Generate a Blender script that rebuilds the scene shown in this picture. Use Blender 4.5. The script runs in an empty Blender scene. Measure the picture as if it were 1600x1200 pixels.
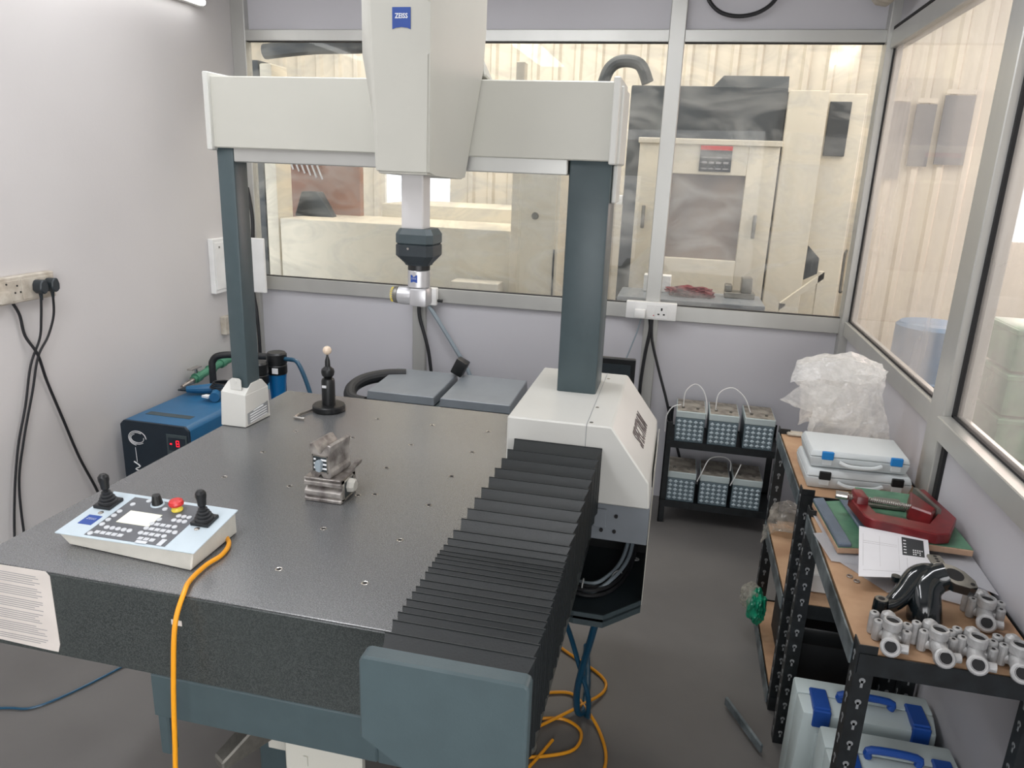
import bpy, bmesh, math, random
from mathutils import Vector, Matrix, noise
random.seed(7)
C = bpy.context.scene.collection
V = Vector

# ------------------------------------------------------------------ camera, world, light, exposure
cam = bpy.data.cameras.new('camera'); cam_o = bpy.data.objects.new('camera', cam); C.objects.link(cam_o)
R_ = V((0.97410426, 0.22291782, 0.03779609)); U_ = V((-0.09727874, 0.26230644, 0.96006884)); F_ = V((-0.2041023, 0.9388839, -0.27719898))
m = Matrix((( R_.x, U_.x, -F_.x, 0), (R_.y, U_.y, -F_.y, 0), (R_.z, U_.z, -F_.z, 1.70), (0, 0, 0, 1)))
cam_o.matrix_world = m
cam.sensor_width = 36; cam.lens = 36 * 1160.95 / 1600; cam.clip_start = 0.05
bpy.context.scene.camera = cam_o
sc = bpy.context.scene
sc.view_settings.view_transform = 'Standard'; sc.view_settings.look = 'None'
sc.view_settings.gamma = 1; sc.view_settings.use_curve_mapping = False
sc.view_settings.exposure = 0.05
w = bpy.data.worlds.new('world'); sc.world = w; w.use_nodes = True
bg = w.node_tree.nodes['Background']; bg.inputs[0].default_value = (0.93, 0.96, 1, 1); bg.inputs[1].default_value = 2.2

def area(name, loc, target, sx, sy, power, col):
    l = bpy.data.lights.new(name, 'AREA'); l.shape = 'RECTANGLE'; l.size = sx; l.size_y = sy; l.energy = power; l.color = col
    o = bpy.data.objects.new(name, l); C.objects.link(o); o.location = loc
    d = V(target) - V(loc); o.rotation_euler = d.to_track_quat('-Z', 'Y').to_euler()
    return o
area('ceiling_fill_light', (-1.45, 0.6, 2.72), (-1.45, 0.6, 0), 0.25, 1.8, 24, (0.96, 0.97, 1))
area('ceiling_fill_light', (-1.3, 2.6, 2.72), (-1.3, 2.6, 0), 1.6, 0.25, 16, (0.96, 0.97, 1))
area('ceiling_fill_light', (-0.30, 2.0, 2.72), (0.1, 2.0, 0), 0.25, 1.6, 21, (0.96, 0.97, 1))  # added ceiling fill to brighten the right-hand bench and wall
area('wall_tube_light', (-2.33, 1.7, 2.42), (-1.3, 1.9, 0.6), 2.6, 0.12, 5, (0.96, 0.97, 1))
area('rear_fill_light', (-0.1, -1.3, 1.4), (-0.9, 2.2, 0.9), 1.8, 1.6, 40, (0.97, 0.98, 1))  # added fill behind the camera for camera-facing sides; no doorway there
area('left_wall_fill_light', (0.70, -0.7, 1.05), (-2.4, 1.9, 0.35), 1.2, 0.7, 7, (1, 0.98, 0.97)).data.spread = 1.1  # added fill inside the room to lift the lower left wall
area('shop_fill_light', (-1.6, 5.4, 3.9), (-1.6, 5.6, 0), 3.0, 1.0, 105, (1, 0.93, 0.84))
area('shop_fill_light', (1.2, 5.0, 3.9), (1.2, 5.4, 0), 2.0, 1.0, 28, (1, 0.93, 0.85))
area('shop_fill_light', (3.0, 4.0, 3.9), (3.0, 4.6, 0), 2.0, 2.0, 95, (1, 0.93, 0.88))  # added overhead fill to brighten the workshop behind the right glass
area('side_aisle_daylight', (3.3, 1.2, 2.4), (1.0, 2.0, 1.2), 2.4, 1.6, 60, (1, 0.96, 0.93))
area('open_shutter_daylight', (3.0, 6.85, 1.9), (-0.2, 2.1, 1.2), 1.1, 0.9, 60, (1, 0.76, 0.70))

# ------------------------------------------------------------------ materials
def lin(c):
    return tuple(((x / 255) / 12.92 if x / 255 <= .04045 else ((x / 255 + .055) / 1.055) ** 2.4) for x in c)
def mat(name, rgb, rough=.5, metal=0, var=.06, scale=8, bump=0, bscale=60, spec=.5, emit=0, detail=3, rgb2=None, lo=.35, hi=.65, stretch=None):
    mt = bpy.data.materials.new(name); mt.use_nodes = True; nt = mt.node_tree; N = nt.nodes; L = nt.links
    b = N['Principled BSDF']; b.inputs['Roughness'].default_value = rough; b.inputs['Metallic'].default_value = metal
    b.inputs['Specular IOR Level'].default_value = spec
    c = lin(rgb); c2 = lin(rgb2) if rgb2 else tuple(x * (1 - var) for x in c); c1 = c if rgb2 else tuple(min(1, x * (1 + var)) for x in c)
    tc = N.new('ShaderNodeTexCoord'); mp = N.new('ShaderNodeMapping'); L.new(tc.outputs['Object'], mp.inputs[0])
    if stretch: mp.inputs['Scale'].default_value = stretch
    ns = N.new('ShaderNodeTexNoise'); ns.inputs['Scale'].default_value = scale; ns.inputs['Detail'].default_value = detail
    L.new(mp.outputs[0], ns.inputs['Vector'])
    rp = N.new('ShaderNodeValToRGB'); rp.color_ramp.elements[0].position = lo; rp.color_ramp.elements[1].position = hi
    rp.color_ramp.elements[0].color = (*c2, 1); rp.color_ramp.elements[1].color = (*c1, 1)
    L.new(ns.outputs[0], rp.inputs[0]); L.new(rp.outputs[0], b.inputs['Base Color'])
    if bump:
        n2 = N.new('ShaderNodeTexNoise'); n2.inputs['Scale'].default_value = bscale; L.new(mp.outputs[0], n2.inputs['Vector'])
        bp = N.new('ShaderNodeBump'); bp.inputs['Strength'].default_value = bump; bp.inputs['Distance'].default_value = .002
        L.new(n2.outputs[0], bp.inputs['Height']); L.new(bp.outputs[0], b.inputs['Normal'])
    if name == 'lapped_granite': b.inputs['IOR'].default_value = 1.95
    if emit:
        b.inputs['Emission Color'].default_value = (*c, 1); b.inputs['Emission Strength'].default_value = emit
    return mt
def glass_mat(name, smear=.3, tint=(.95, .96, .96), dirt=(215, 215, 208), stretch=(1, 1, 2), scale=3, base=.04):
    mt = bpy.data.materials.new(name); mt.use_nodes = True; nt = mt.node_tree; N = nt.nodes; L = nt.links
    for n in list(N):
        if n.type == 'BSDF_PRINCIPLED': N.remove(n)
    out = N['Material Output']
    tr = N.new('ShaderNodeBsdfTransparent'); tr.inputs[0].default_value = (*tint, 1)
    gl = N.new('ShaderNodeBsdfGlossy'); gl.inputs['Roughness'].default_value = .02
    fr = N.new('ShaderNodeFresnel'); fr.inputs[0].default_value = 1.35
    m1 = N.new('ShaderNodeMixShader'); geo = N.new('ShaderNodeNewGeometry'); inv = N.new('ShaderNodeMath'); inv.operation = 'SUBTRACT'; inv.inputs[0].default_value = 1; L.new(geo.outputs['Backfacing'], inv.inputs[1])
    mu = N.new('ShaderNodeMath'); mu.operation = 'MULTIPLY'; L.new(fr.outputs[0], mu.inputs[0]); L.new(inv.outputs[0], mu.inputs[1])  # the exit face of a thin pane adds no mirror of its own
    L.new(mu.outputs[0], m1.inputs[0]); L.new(tr.outputs[0], m1.inputs[1]); L.new(gl.outputs[0], m1.inputs[2])
    df = N.new('ShaderNodeBsdfDiffuse'); df.inputs[0].default_value = (*lin(dirt), 1)
    tl = N.new('ShaderNodeBsdfTranslucent'); tl.inputs[0].default_value = (*lin(dirt), 1)
    m0 = N.new('ShaderNodeMixShader'); m0.inputs[0].default_value = .5; L.new(df.outputs[0], m0.inputs[1]); L.new(tl.outputs[0], m0.inputs[2])
    tc = N.new('ShaderNodeTexCoord'); mp = N.new('ShaderNodeMapping'); mp.inputs['Scale'].default_value = stretch
    L.new(tc.outputs['Object'], mp.inputs[0])
    ns = N.new('ShaderNodeTexNoise'); ns.inputs['Scale'].default_value = scale; ns.inputs['Detail'].default_value = 8; ns.inputs['Distortion'].default_value = 1.5
    L.new(mp.outputs[0], ns.inputs['Vector'])
    mr = N.new('ShaderNodeMapRange'); mr.inputs[1].default_value = .42; mr.inputs[2].default_value = .75; mr.inputs[3].default_value = base; mr.inputs[4].default_value = smear
    L.new(ns.outputs[0], mr.inputs[0])
    m2 = N.new('ShaderNodeMixShader'); L.new(mr.outputs[0], m2.inputs[0]); L.new(m1.outputs[0], m2.inputs[1]); L.new(m0.outputs[0], m2.inputs[2])
    L.new(m2.outputs[0], out.inputs[0])
    return mt

M = dict(
 wall=mat('painted_wall', (200, 197, 196), .7, var=.03, scale=1.2, bump=.15, bscale=90),
 floor=mat('epoxy_floor', (103, 101, 99), .45, spec=.4, var=.08, scale=3, bump=.1, bscale=40, detail=8),
 panel=mat('laminate_panel', (192, 191, 196), .5, var=.015, scale=2),
 alu=mat('anodised_aluminium', (190, 190, 186), .38, metal=.55, var=.04, scale=5, stretch=(1, 1, .2)),
 gasket=mat('black_gasket', (22, 22, 24), .7),
 granite=mat('black_granite', (72, 77, 76), .3, var=.5, scale=420, detail=2, rgb2=(42, 47, 47), lo=.4, hi=.62, spec=.6),
 granite_top=mat('lapped_granite', (112, 113, 114), .27, var=.3, scale=420, detail=2, rgb2=(76, 78, 80), lo=.38, hi=.65, spec=.75),
 steelgrey=mat('blue_grey_paint', (66, 80, 84), .42, var=.04, scale=20, bump=.08, bscale=300),
 beige=mat('warm_white_paint', (190, 189, 180), .42, var=.015, scale=6, bump=.05, bscale=400),
 white=mat('white_paint', (204, 204, 199), .4, var=.015, scale=6),
 quill=mat('ceramic_white', (205, 203, 202), .35, var=.02, scale=10),
 dark=mat('dark_plastic', (40, 48, 53), .42, var=.08, scale=30),
 dark2=mat('slate_plastic', (62, 74, 78), .45, var=.06, scale=30),
 black=mat('black_plastic', (20, 22, 24), .4, var=.1, scale=30),
 rubber=mat('black_rubber', (28, 30, 33), .6, var=.1, scale=30),
 bellow=mat('bellows_fabric', (15, 21, 23), .5, var=.12, scale=25, bump=.2, bscale=250),
 silver=mat('satin_silver', (196, 196, 198), .36, metal=.6, var=.03, scale=20),
 cast=mat('cast_aluminium', (176, 176, 176), .5, metal=.4, var=.12, scale=40, bump=.4, bscale=200),
 bore=mat('dark_bore', (20, 20, 22), .75),
 chrome=mat('worn_steel', (190, 186, 180), .25, metal=.9, var=.1, scale=50),
 steel=mat('ground_steel', (190, 185, 180), .36, metal=.6, rgb2=(112, 105, 102), scale=28, detail=6, bump=.2),
 blue=mat('blue_enamel', (38, 98, 140), .38, var=.06, scale=12),
 navy=mat('dark_navy_face', (24, 38, 50), .5, var=.1, scale=14),
 logo=mat('royal_blue_print', (36, 72, 150), .4),
 letter=mat('white_print', (235, 236, 238), .5),
 greyprint=mat('grey_print', (70, 62, 62), .5),
 silverprint=mat('silver_label', (150, 153, 155), .4, metal=.3),
 paper=mat('paper', (222, 222, 226), .8, var=.02, scale=6, bump=.1, bscale=30),
 paper2=mat('aged_paper', (205, 198, 192), .8, var=.05, scale=14),
 ink=mat('faded_ink', (150, 148, 148), .8),
 inkdark=mat('dark_ink', (52, 55, 58), .7),
 panelblue=mat('pale_blue_face', (186, 199, 207), .4, var=.02, scale=20),
 shell=mat('grey_white_shell', (186, 184, 176), .55, var=.04, scale=30, bump=.15, bscale=300),
 keypad=mat('keypad_grey', (92, 94, 98), .5),
 key=mat('key_white', (196, 199, 203), .45),
 lcd=mat('lcd_screen', (228, 226, 205), .3, emit=.25),
 red=mat('red_plastic', (192, 48, 46), .4),
 yellow=mat('yellow_plastic', (222, 200, 70), .45),
 cable_y=mat('orange_cable', (222, 150, 24), .4, var=.05),
 cable_k=mat('black_cable', (30, 31, 34), .5),
 hose_b=mat('blue_hose', (18, 68, 94), .3),
 teal=mat('teal_tube', (60, 112, 126), .35),
 hose_g=mat('grey_flex_conduit', (140, 152, 160), .5),
 filt=mat('blue_filter_bowl', (20, 108, 170), .25),
 green=mat('green_pipe', (70, 132, 104), .5, var=.12, scale=30),
 greenl=mat('green_lamp', (30, 140, 80), .3, emit=.15),
 redled=mat('red_led', (255, 30, 50), .4, emit=1.5),
 ivory=mat('ivory_plastic', (200, 194, 182), .5, rgb2=(170, 160, 146), scale=22, detail=6),
 wplastic=mat('white_plastic', (226, 226, 224), .35),
 rack=mat('black_angle_steel', (26, 31, 34), .45, var=.15, scale=30, rgb2=(14, 18, 20)),
 rackedge=mat('worn_lip_steel', (128, 138, 142), .4, metal=.4, rgb2=(62, 72, 76), scale=14, detail=6),
 board=mat('hardboard', (186, 152, 120), .6, rgb2=(164, 128, 98), scale=10, detail=6),
 batt=mat('battery_case', (98, 114, 121), .4, var=.1, scale=10),
 battdia=mat('battery_diamond', (196, 210, 217), .3, metal=.2),
 battt=mat('battery_top', (168, 162, 150), .6, rgb2=(112, 106, 98), scale=22, detail=6),
 ccase=mat('pale_case', (200, 205, 206), .45, var=.03, scale=6),
 ccase2=mat('grey_case', (184, 196, 196), .5, var=.04, scale=6),
 latchb=mat('latch_blue', (26, 120, 188), .4),
 latchn=mat('deep_blue_latch', (26, 72, 150), .4),
 greenp=mat('green_paint', (92, 136, 108), .5, rgb2=(70, 112, 90), scale=16, detail=6),
 bluep=mat('blue_grey_rib', (92, 104, 118), .5, var=.1, scale=20),
 tan=mat('raw_edge_tan', (184, 150, 124), .6, var=.1, scale=30),
 clampred=mat('clamp_red', (122, 30, 34), .32, rgb2=(92, 24, 28), scale=20),
 gloss=mat('gloss_black_enamel', (16, 24, 28), .12, var=.1, spec=.8, bump=.15, bscale=40),
 machined=mat('machined_iron', (128, 126, 120), .4, metal=.7, var=.1, scale=60),
 teakgreen=mat('green_film', (20, 150, 112), .3, rgb2=(14, 104, 80), scale=30, detail=6, bump=.6, bscale=25),
 cnc=mat('machine_cream', (206, 198, 180), .5, var=.04, scale=2),
 cncd=mat('machine_charcoal', (44, 50, 54), .5, var=.25, scale=2.5, detail=6),
 clad=mat('ribbed_cladding', (212, 204, 188), .6, var=.05, scale=2),
 brown=mat('brown_panel', (148, 112, 96), .6, var=.12, scale=3),
 redrag=mat('maroon_rag', (120, 52, 58), .9, rgb2=(78, 34, 40), scale=40, bump=.8),
 shopfloor=mat('shop_floor', (128, 124, 118), .6, var=.1),
 tube=mat('lit_tube', (255, 255, 255), .4, emit=8),
 board_grey=mat('notice_grey', (88, 94, 102), .6, var=.05),
 lid=mat('grey_lid', (118, 124, 130), .32, var=.04, scale=12),
 hexhole=mat('insert_steel', (196, 192, 186), .22, metal=.95),
 tie=mat('cable_tie', (180, 182, 182), .4),
)
M['glass'] = glass_mat('smudged_glass', .34, dirt=(196, 200, 200), base=.03)
M['glass2'] = glass_mat('hazy_glass', .46, dirt=(222, 216, 210), stretch=(1, 1, .35), scale=2.5, base=.14)
for n in M['glass2'].node_tree.nodes:
    if n.type == 'FRESNEL': n.inputs[0].default_value = 1.22
    if n.type == 'TEX_NOISE': n.inputs['Distortion'].default_value = .4
M['poly'] = glass_mat('bubble_film', .8, tint=(.97, .97, .97), dirt=(250, 250, 248), stretch=(1, 1, 1), scale=14, base=.42)
def add_bubbles(mt, sc_):
    nt = mt.node_tree; N = nt.nodes; L = nt.links
    tc = N.new('ShaderNodeTexCoord'); vo = N.new('ShaderNodeTexVoronoi'); vo.inputs['Scale'].default_value = sc_; L.new(tc.outputs['Object'], vo.inputs['Vector'])
    bp = N.new('ShaderNodeBump'); bp.inputs['Strength'].default_value = .8; bp.inputs['Distance'].default_value = .003; bp.invert = True
    L.new(vo.outputs['Distance'], bp.inputs['Height'])
    for n in N:
        if n.type in ('BSDF_GLOSSY', 'BSDF_DIFFUSE'): L.new(bp.outputs[0], n.inputs['Normal'])
        if n.type == 'BSDF_GLOSSY': n.inputs['Roughness'].default_value = .12
        if n.type == 'FRESNEL': n.inputs[0].default_value = 1.9
add_bubbles(M['poly'], 110)
M['poly2'] = glass_mat('thin_film', .7, tint=(.9, .9, .88), dirt=(205, 200, 190), stretch=(1, 1, 1), scale=16, base=.3)

# ------------------------------------------------------------------ mesh helpers
ORG = {}
class MB:
    def __init__(s): s.b = bmesh.new()
    def _add(s, vs, fs):
        v = [s.b.verts.new(p) for p in vs]
        for f in fs:
            try: s.b.faces.new([v[i] for i in f])
            except ValueError: pass
        return v
    def hexa(s, p, bev=0):
        """p: 8 corners, bottom loop 0-3, top loop 4-7"""
        v = s._add(p, [(3, 2, 1, 0), (4, 5, 6, 7), (0, 1, 5, 4), (1, 2, 6, 5), (2, 3, 7, 6), (3, 0, 4, 7)])
        if bev:
            es = {e for q in v for e in q.link_edges}
            bmesh.ops.bevel(s.b, geom=list(es), offset=bev, segments=1 if bev < .0045 else 2, profile=.5, affect='EDGES')
        return s
    def box(s, x0, x1, y0, y1, z0, z1, bev=0, rot=None, piv=None):
        p = [V(q) for q in ((x0, y0, z0), (x1, y0, z0), (x1, y1, z0), (x0, y1, z0), (x0, y0, z1), (x1, y0, z1), (x1, y1, z1), (x0, y1, z1))]
        if rot:
            pv = V(piv) if piv else V(((x0 + x1) / 2, (y0 + y1) / 2, (z0 + z1) / 2))
            from mathutils import Euler
            Rm = Euler(rot).to_matrix(); p = [pv + Rm @ (q - pv) for q in p]
        return s.hexa(p, bev)
    def prism(s, poly, ax, a, b, bev=0):
        """poly of 2D points in the two axes other than ax"""
        def mk(u, w_, t): return {0: (t, u, w_), 1: (u, t, w_), 2: (u, w_, t)}[ax]
        n = len(poly); vs = [mk(u, w_, a) for u, w_ in poly] + [mk(u, w_, b) for u, w_ in poly]
        fs = [tuple(range(n))[::-1], tuple(range(n, 2 * n))] + [(i, (i + 1) % n, n + (i + 1) % n, n + i) for i in range(n)]
        v = s._add(vs, fs)
        if bev:
            es = {e for q in v for e in q.link_edges}
            bmesh.ops.bevel(s.b, geom=list(es), offset=bev, segments=1 if bev < .0045 else 2, profile=.5, affect='EDGES')
        return s
    def lathe(s, prof, o=(0, 0, 0), d=(0, 0, 1), n=20, cap=True):
        o = V(o); q = V(d).normalized().to_track_quat('Z', 'Y'); rings = []
        for r, z in prof:
            rings.append([s.b.verts.new(o + q @ V((r * math.cos(2 * math.pi * i / n), r * math.sin(2 * math.pi * i / n), z))) for i in range(n)])
        for a, b in zip(rings, rings[1:]):
            for i in range(n): s.b.faces.new((a[i], a[(i + 1) % n], b[(i + 1) % n], b[i]))
        if cap:
            s.b.faces.new(rings[0][::-1]); s.b.faces.new(rings[-1])
        return s
    def cyl(s, a, b, r, n=16, r2=None):
        a, b = V(a), V(b); return s.lathe([(r, 0), (r if r2 is None else r2, (b - a).length)], a, b - a, n)
    def ball(s, c, r, n=16, sc=(1, 1, 1)):
        bmesh.ops.create_uvsphere(s.b, u_segments=n, v_segments=max(6, n // 2), radius=r, matrix=Matrix.Translation(c) @ Matrix.Diagonal((*sc, 1)))
        return s
    def tube(s, pts, r, n=8, sub=6):
        P = [V(p) for p in pts]; Q = []
        if len(P) > 2 and sub > 1:
            for i in range(len(P) - 1):
                p0 = P[max(i - 1, 0)]; p1 = P[i]; p2 = P[i + 1]; p3 = P[min(i + 2, len(P) - 1)]
                for k in range(sub):
                    t = k / sub
                    Q.append(.5 * ((2 * p1) + (p2 - p0) * t + (2 * p0 - 5 * p1 + 4 * p2 - p3) * t * t + (3 * p1 - p0 - 3 * p2 + p3) * t ** 3))
            Q.append(P[-1])
        else: Q = P
        rr = r if callable(r) else (lambda t: r)
        up = None; rings = []
        for i, p in enumerate(Q):
            t = (Q[min(i + 1, len(Q) - 1)] - Q[max(i - 1, 0)]).normalized()
            if up is None:
                up = t.orthogonal().normalized()
            up = (up - t * up.dot(t)).normalized(); sd = t.cross(up); ra = rr(i / (len(Q) - 1))
            rings.append([s.b.verts.new(p + ra * (math.cos(2 * math.pi * k / n) * up + math.sin(2 * math.pi * k / n) * sd)) for k in range(n)])
        for a, b in zip(rings, rings[1:]):
            for i in range(n): s.b.faces.new((a[i], a[(i + 1) % n], b[(i + 1) % n], b[i]))
        s.b.faces.new(rings[0][::-1]); s.b.faces.new(rings[-1])
        return s
    def text(s, body, size, fn, extr=.0004, bold=0):
        cu = bpy.data.curves.new('t', 'FONT'); cu.body = body; cu.size = size; cu.align_x = 'CENTER'; cu.align_y = 'CENTER'; cu.extrude = extr; cu.offset = bold
        cu.resolution_u = 2
        o = bpy.data.objects.new('t', cu); C.objects.link(o); bpy.context.view_layer.update()
        me = bpy.data.meshes.new_from_object(o.evaluated_get(bpy.context.evaluated_depsgraph_get()))
        s._add([fn(v.co) for v in me.vertices], [tuple(p.vertices) for p in me.polygons])
        bpy.data.objects.remove(o); bpy.data.curves.remove(cu); bpy.data.meshes.remove(me)
        return s
    def build(s, name, mt, parent=None, label=None, kind=None):
        o_ = ORG.get(parent.name, V((0, 0, 0))) if parent else V((0, 0, 0))
        bmesh.ops.recalc_face_normals(s.b, faces=s.b.faces[:])
        for e in s.b.edges:
            if len(e.link_faces) == 2 and e.calc_face_angle(0) > .43: e.smooth = False
        for f in s.b.faces: f.smooth = True
        me = bpy.data.meshes.new(name); s.b.to_mesh(me); s.b.free()
        if not parent:
            c = V((0, 0, 0))
            if me.vertices:
                xs = [v.co for v in me.vertices]
                c = V(((min(p.x for p in xs) + max(p.x for p in xs)) / 2, (min(p.y for p in xs) + max(p.y for p in xs)) / 2, min(p.z for p in xs)))
            o_ = c
        if o_.length: me.transform(Matrix.Translation(-o_))
        me.materials.append(M[mt] if isinstance(mt, str) else mt)
        o = bpy.data.objects.new(name, me); C.objects.link(o)
        if parent: o.parent = parent
        else: o.location = o_
        ORG[o.name] = o_
        if label: o['label'] = label
        if kind: o['kind'] = kind
        return o
def thing(name, label, cat, loc=(0, 0, 0), group=None):
    o = bpy.data.objects.new(name, None); C.objects.link(o); o.location = loc; o.empty_display_size = .05
    o['label'] = label; o['category'] = cat
    if group: o['group'] = group
    ORG[o.name] = V(loc); return o
def tag(o, label, cat, group=None):
    o['label'] = label; o['category'] = cat
    if group: o['group'] = group
    return o
def struct(name, mb, mt): return mb.build(name, mt, kind='structure')
def dup(root, loc, rot=None, label=None):
    def cp(o, p):
        c = o.copy(); C.objects.link(c); c.parent = p
        for ch in list(o.children):
            cp(ch, c)
        return c
    r = cp(root, None); r.location = loc
    if rot is not None: r.rotation_euler = rot
    if label: r['label'] = label
    return r

YB = 3.87; XL = -2.426; XR = 0.82; TOP = 2.345   # room shell
# ------------------------------------------------------------------ setting
struct('floor', MB().box(XL - .1, XR + .1, -1.6, YB + .05, -.06, 0), 'floor')
struct('floor_workshop', MB().box(-4.6, 4.6, YB + .05, 7.2, -.06, -.002).box(XR + .1, 4.6, -1.6, YB + .05, -.06, -.002), 'shopfloor')
struct('wall_left', MB().box(XL - .1, XL, -1.6, YB + .05, 0, 2.8), 'wall')
struct('wall_front', MB().box(XL - .1, XR + .1, -1.7, -1.6, 0, 2.8), 'wall')
struct('ceiling', MB().box(XL - .1, XR + .1, -1.7, YB + .1, 2.8, 2.86), 'wall')
wb = struct('wall_back', MB().box(XL, -2.37, YB - .02, YB + .05, 0, 2.8).box(XL, XR, YB, YB + .012, 0, .985), 'panel')
struct('wall_back_upper', MB().box(-2.36, XR, YB + .012, YB + .022, 2.36, 2.8), 'panel')
# aluminium section frames
def frame_piece(name, parts):
    r = MB()
    for p in parts: r.box(*p, bev=.003)
    return struct(name, r, 'alu')
yb0, yb1 = YB - .03, YB + .03
frame_piece('trim_1', [(-2.426, -2.347, yb0, yb1, 0, 2.8)])
frame_piece('trim_2', [(-1.415, -1.34, yb0 + .002, yb1, 0, 2.8)])
frame_piece('trim_3', [(-.152, -.078, yb0 + .002, yb1, 0, 2.8)])
frame_piece('trim_4', [(.79, .86, yb0 - .03, yb1, 0, 2.8)])
frame_piece('trim_5', [(-2.35, -1.413, yb0 + .006, yb1, .985, 1.062), (-1.342, -.15, yb0 + .006, yb1, .985, 1.062), (-.08, .80, yb0 + .006, yb1, .985, 1.062)])
frame_piece('trim_6', [(-2.35, -1.413, yb0 + .006, yb1, 2.30, 2.355), (-1.342, -.15, yb0 + .006, yb1, 2.30, 2.355), (-.08, .80, yb0 + .006, yb1, 2.30, 2.355)])
struct('trim_7', MB().box(-2.345, -1.417, yb0 + .012, yb1 - .02, 1.062, 1.066).box(-1.338, -.154, yb0 + .012, yb1 - .02, 1.062, 1.066).box(-.076, .79, yb0 + .012, yb1 - .02, 1.062, 1.066)
       .box(-2.345, -1.417, yb0 + .012, yb1 - .02, 2.296, 2.30).box(-1.338, -.154, yb0 + .012, yb1 - .02, 2.296, 2.30).box(-.076, .79, yb0 + .012, yb1 - .02, 2.296, 2.30)
       , 'gasket')
for i, (a, b) in enumerate(((-2.345, -1.416), (-1.339, -.153), (-.077, .789))):
    struct('window_%d' % (i + 1), MB().box(a, b, YB - .003, YB + .003, 1.064, 2.298), 'glass')
# right partition
struct('wall_right', MB().box(XR + .01, XR + .022, 2.42, YB, 0, .99).box(XR - .01, XR, -1.6, 2.3, 0, 1.0).box(XR + .01, XR + .02, 2.4, YB, 2.36, 2.8).box(XR, XR + .012, -1.6, 2.3, 2.36, 2.8), 'panel')
def rframe(name, parts):
    r = MB()
    for p in parts: r.box(*p, bev=.003)
    return struct(name, r, 'alu')
rframe('trim_8', [(XR - .015, XR + .045, 2.43, YB - .06, .985, 1.055), (XR - .015, XR + .045, 2.43, YB - .06, 2.27, 2.345)])
rframe('trim_9', [(XR - .022, XR + .045, 2.36, 2.43, 0, 2.8)])
rframe('trim_10', [(XR - .035, XR + .045, 2.275, 2.352, 0, 2.8)])
rframe('trim_11', [(XR - .05, XR + .035, -1.6, 2.275, .995, 1.062), (XR - .04, XR + .035, -1.6, 2.275, 2.27, 2.345)])
rframe('trim_12', [(XR - .035, XR + .035, .95, 1.02, 0, 2.8)])
struct('trim_13', MB().box(XR, XR + .016, 2.426, 2.437, 1.055, 2.27).box(XR, XR + .016, 2.43, YB - .06, 1.055, 1.062).box(XR, XR + .016, YB - .072, YB - .06, 1.055, 2.27)
       .box(XR - .012, XR + .012, 2.262, 2.277, 1.062, 2.27).box(XR - .012, XR + .012, 1.0, 2.277, 1.062, 1.068).box(XR - .02, XR - .01, 2.25, 2.277, 0, .995)
       .box(XR - .012, XR + .005, 2.44, YB - .06, 2.347, 2.36), 'gasket')
struct('window_4', MB().box(XR + .006, XR + .012, 2.437, YB - .07, 1.06, 2.272), 'glass2')
struct('window_5', MB().box(XR - .002, XR + .004, 1.02, 2.263, 1.065, 2.272), 'glass2')
struct('window_6', MB().box(XR - .002, XR + .004, -1.6, .95, 1.065, 2.272), 'glass2')
# workshop beyond the glass
def cladding():
    r = MB(); r.box(-4.6, -2.86, 7.0, 7.05, 0, 4.4).box(-2.2, 2.43, 7.0, 7.05, 0, 4.4).box(-2.86, -2.2, 7.0, 7.05, 0, 1.2).box(-2.86, -2.2, 7.0, 7.05, 1.8, 4.4).box(3.75, 4.6, 7.0, 7.05, 0, 4.4).box(2.43, 3.75, 7.0, 7.05, 0, 1.28).box(2.43, 3.75, 7.0, 7.05, 2.35, 4.4)
    x = -4.5
    while x < 4.5:
        if not 2.38 < x < 3.76 and not -2.93 < x < -2.15: r.prism([(x, 7.0), (x + .02, 6.965), (x + .06, 6.965), (x + .08, 7.0)], 2, 0, 4.4)
        x += .19
    return r
struct('wall_workshop_back', cladding(), 'clad')
struct('wall_workshop_left', MB().box(-4.7, -4.6, YB, 7.05, 0, 4.4), 'clad')
struct('wall_workshop_right', MB().box(4.6, 4.7, -1.6, 7.05, 0, 4.4), 'wall')
struct('wall_workshop_front', MB().box(XR + .1, 4.6, -1.7, -1.6, 0, 4.4), 'wall')
struct('ceiling_workshop', MB().box(-4.6, 4.6, YB + .06, 7.05, 4.4, 4.45).box(XR + .12, 4.6, -1.6, YB + .06, 4.4, 4.45), 'clad')

# ------------------------------------------------------------------ coordinate measuring machine
cmm = thing('measuring_machine', 'large moving-bridge measuring machine with black granite table, cream beam and slate legs', 'machine', (-.9, 1.85, 0))
GX0, GX1, GY0, GY1, GZ0, GZ1 = -1.434, -.18, 1.154, 2.505, .638, .845
gt = MB().box(GX0, GX1, GY0, GY1, GZ0, GZ1 - .004, .002).build('granite_table', 'granite', cmm)
MB().box(GX0 + .002, GX1, GY0 + .002, GY1 - .002, GZ1 - .0042, GZ1, .0012).build('table_surface', 'granite_top', gt)
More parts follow.
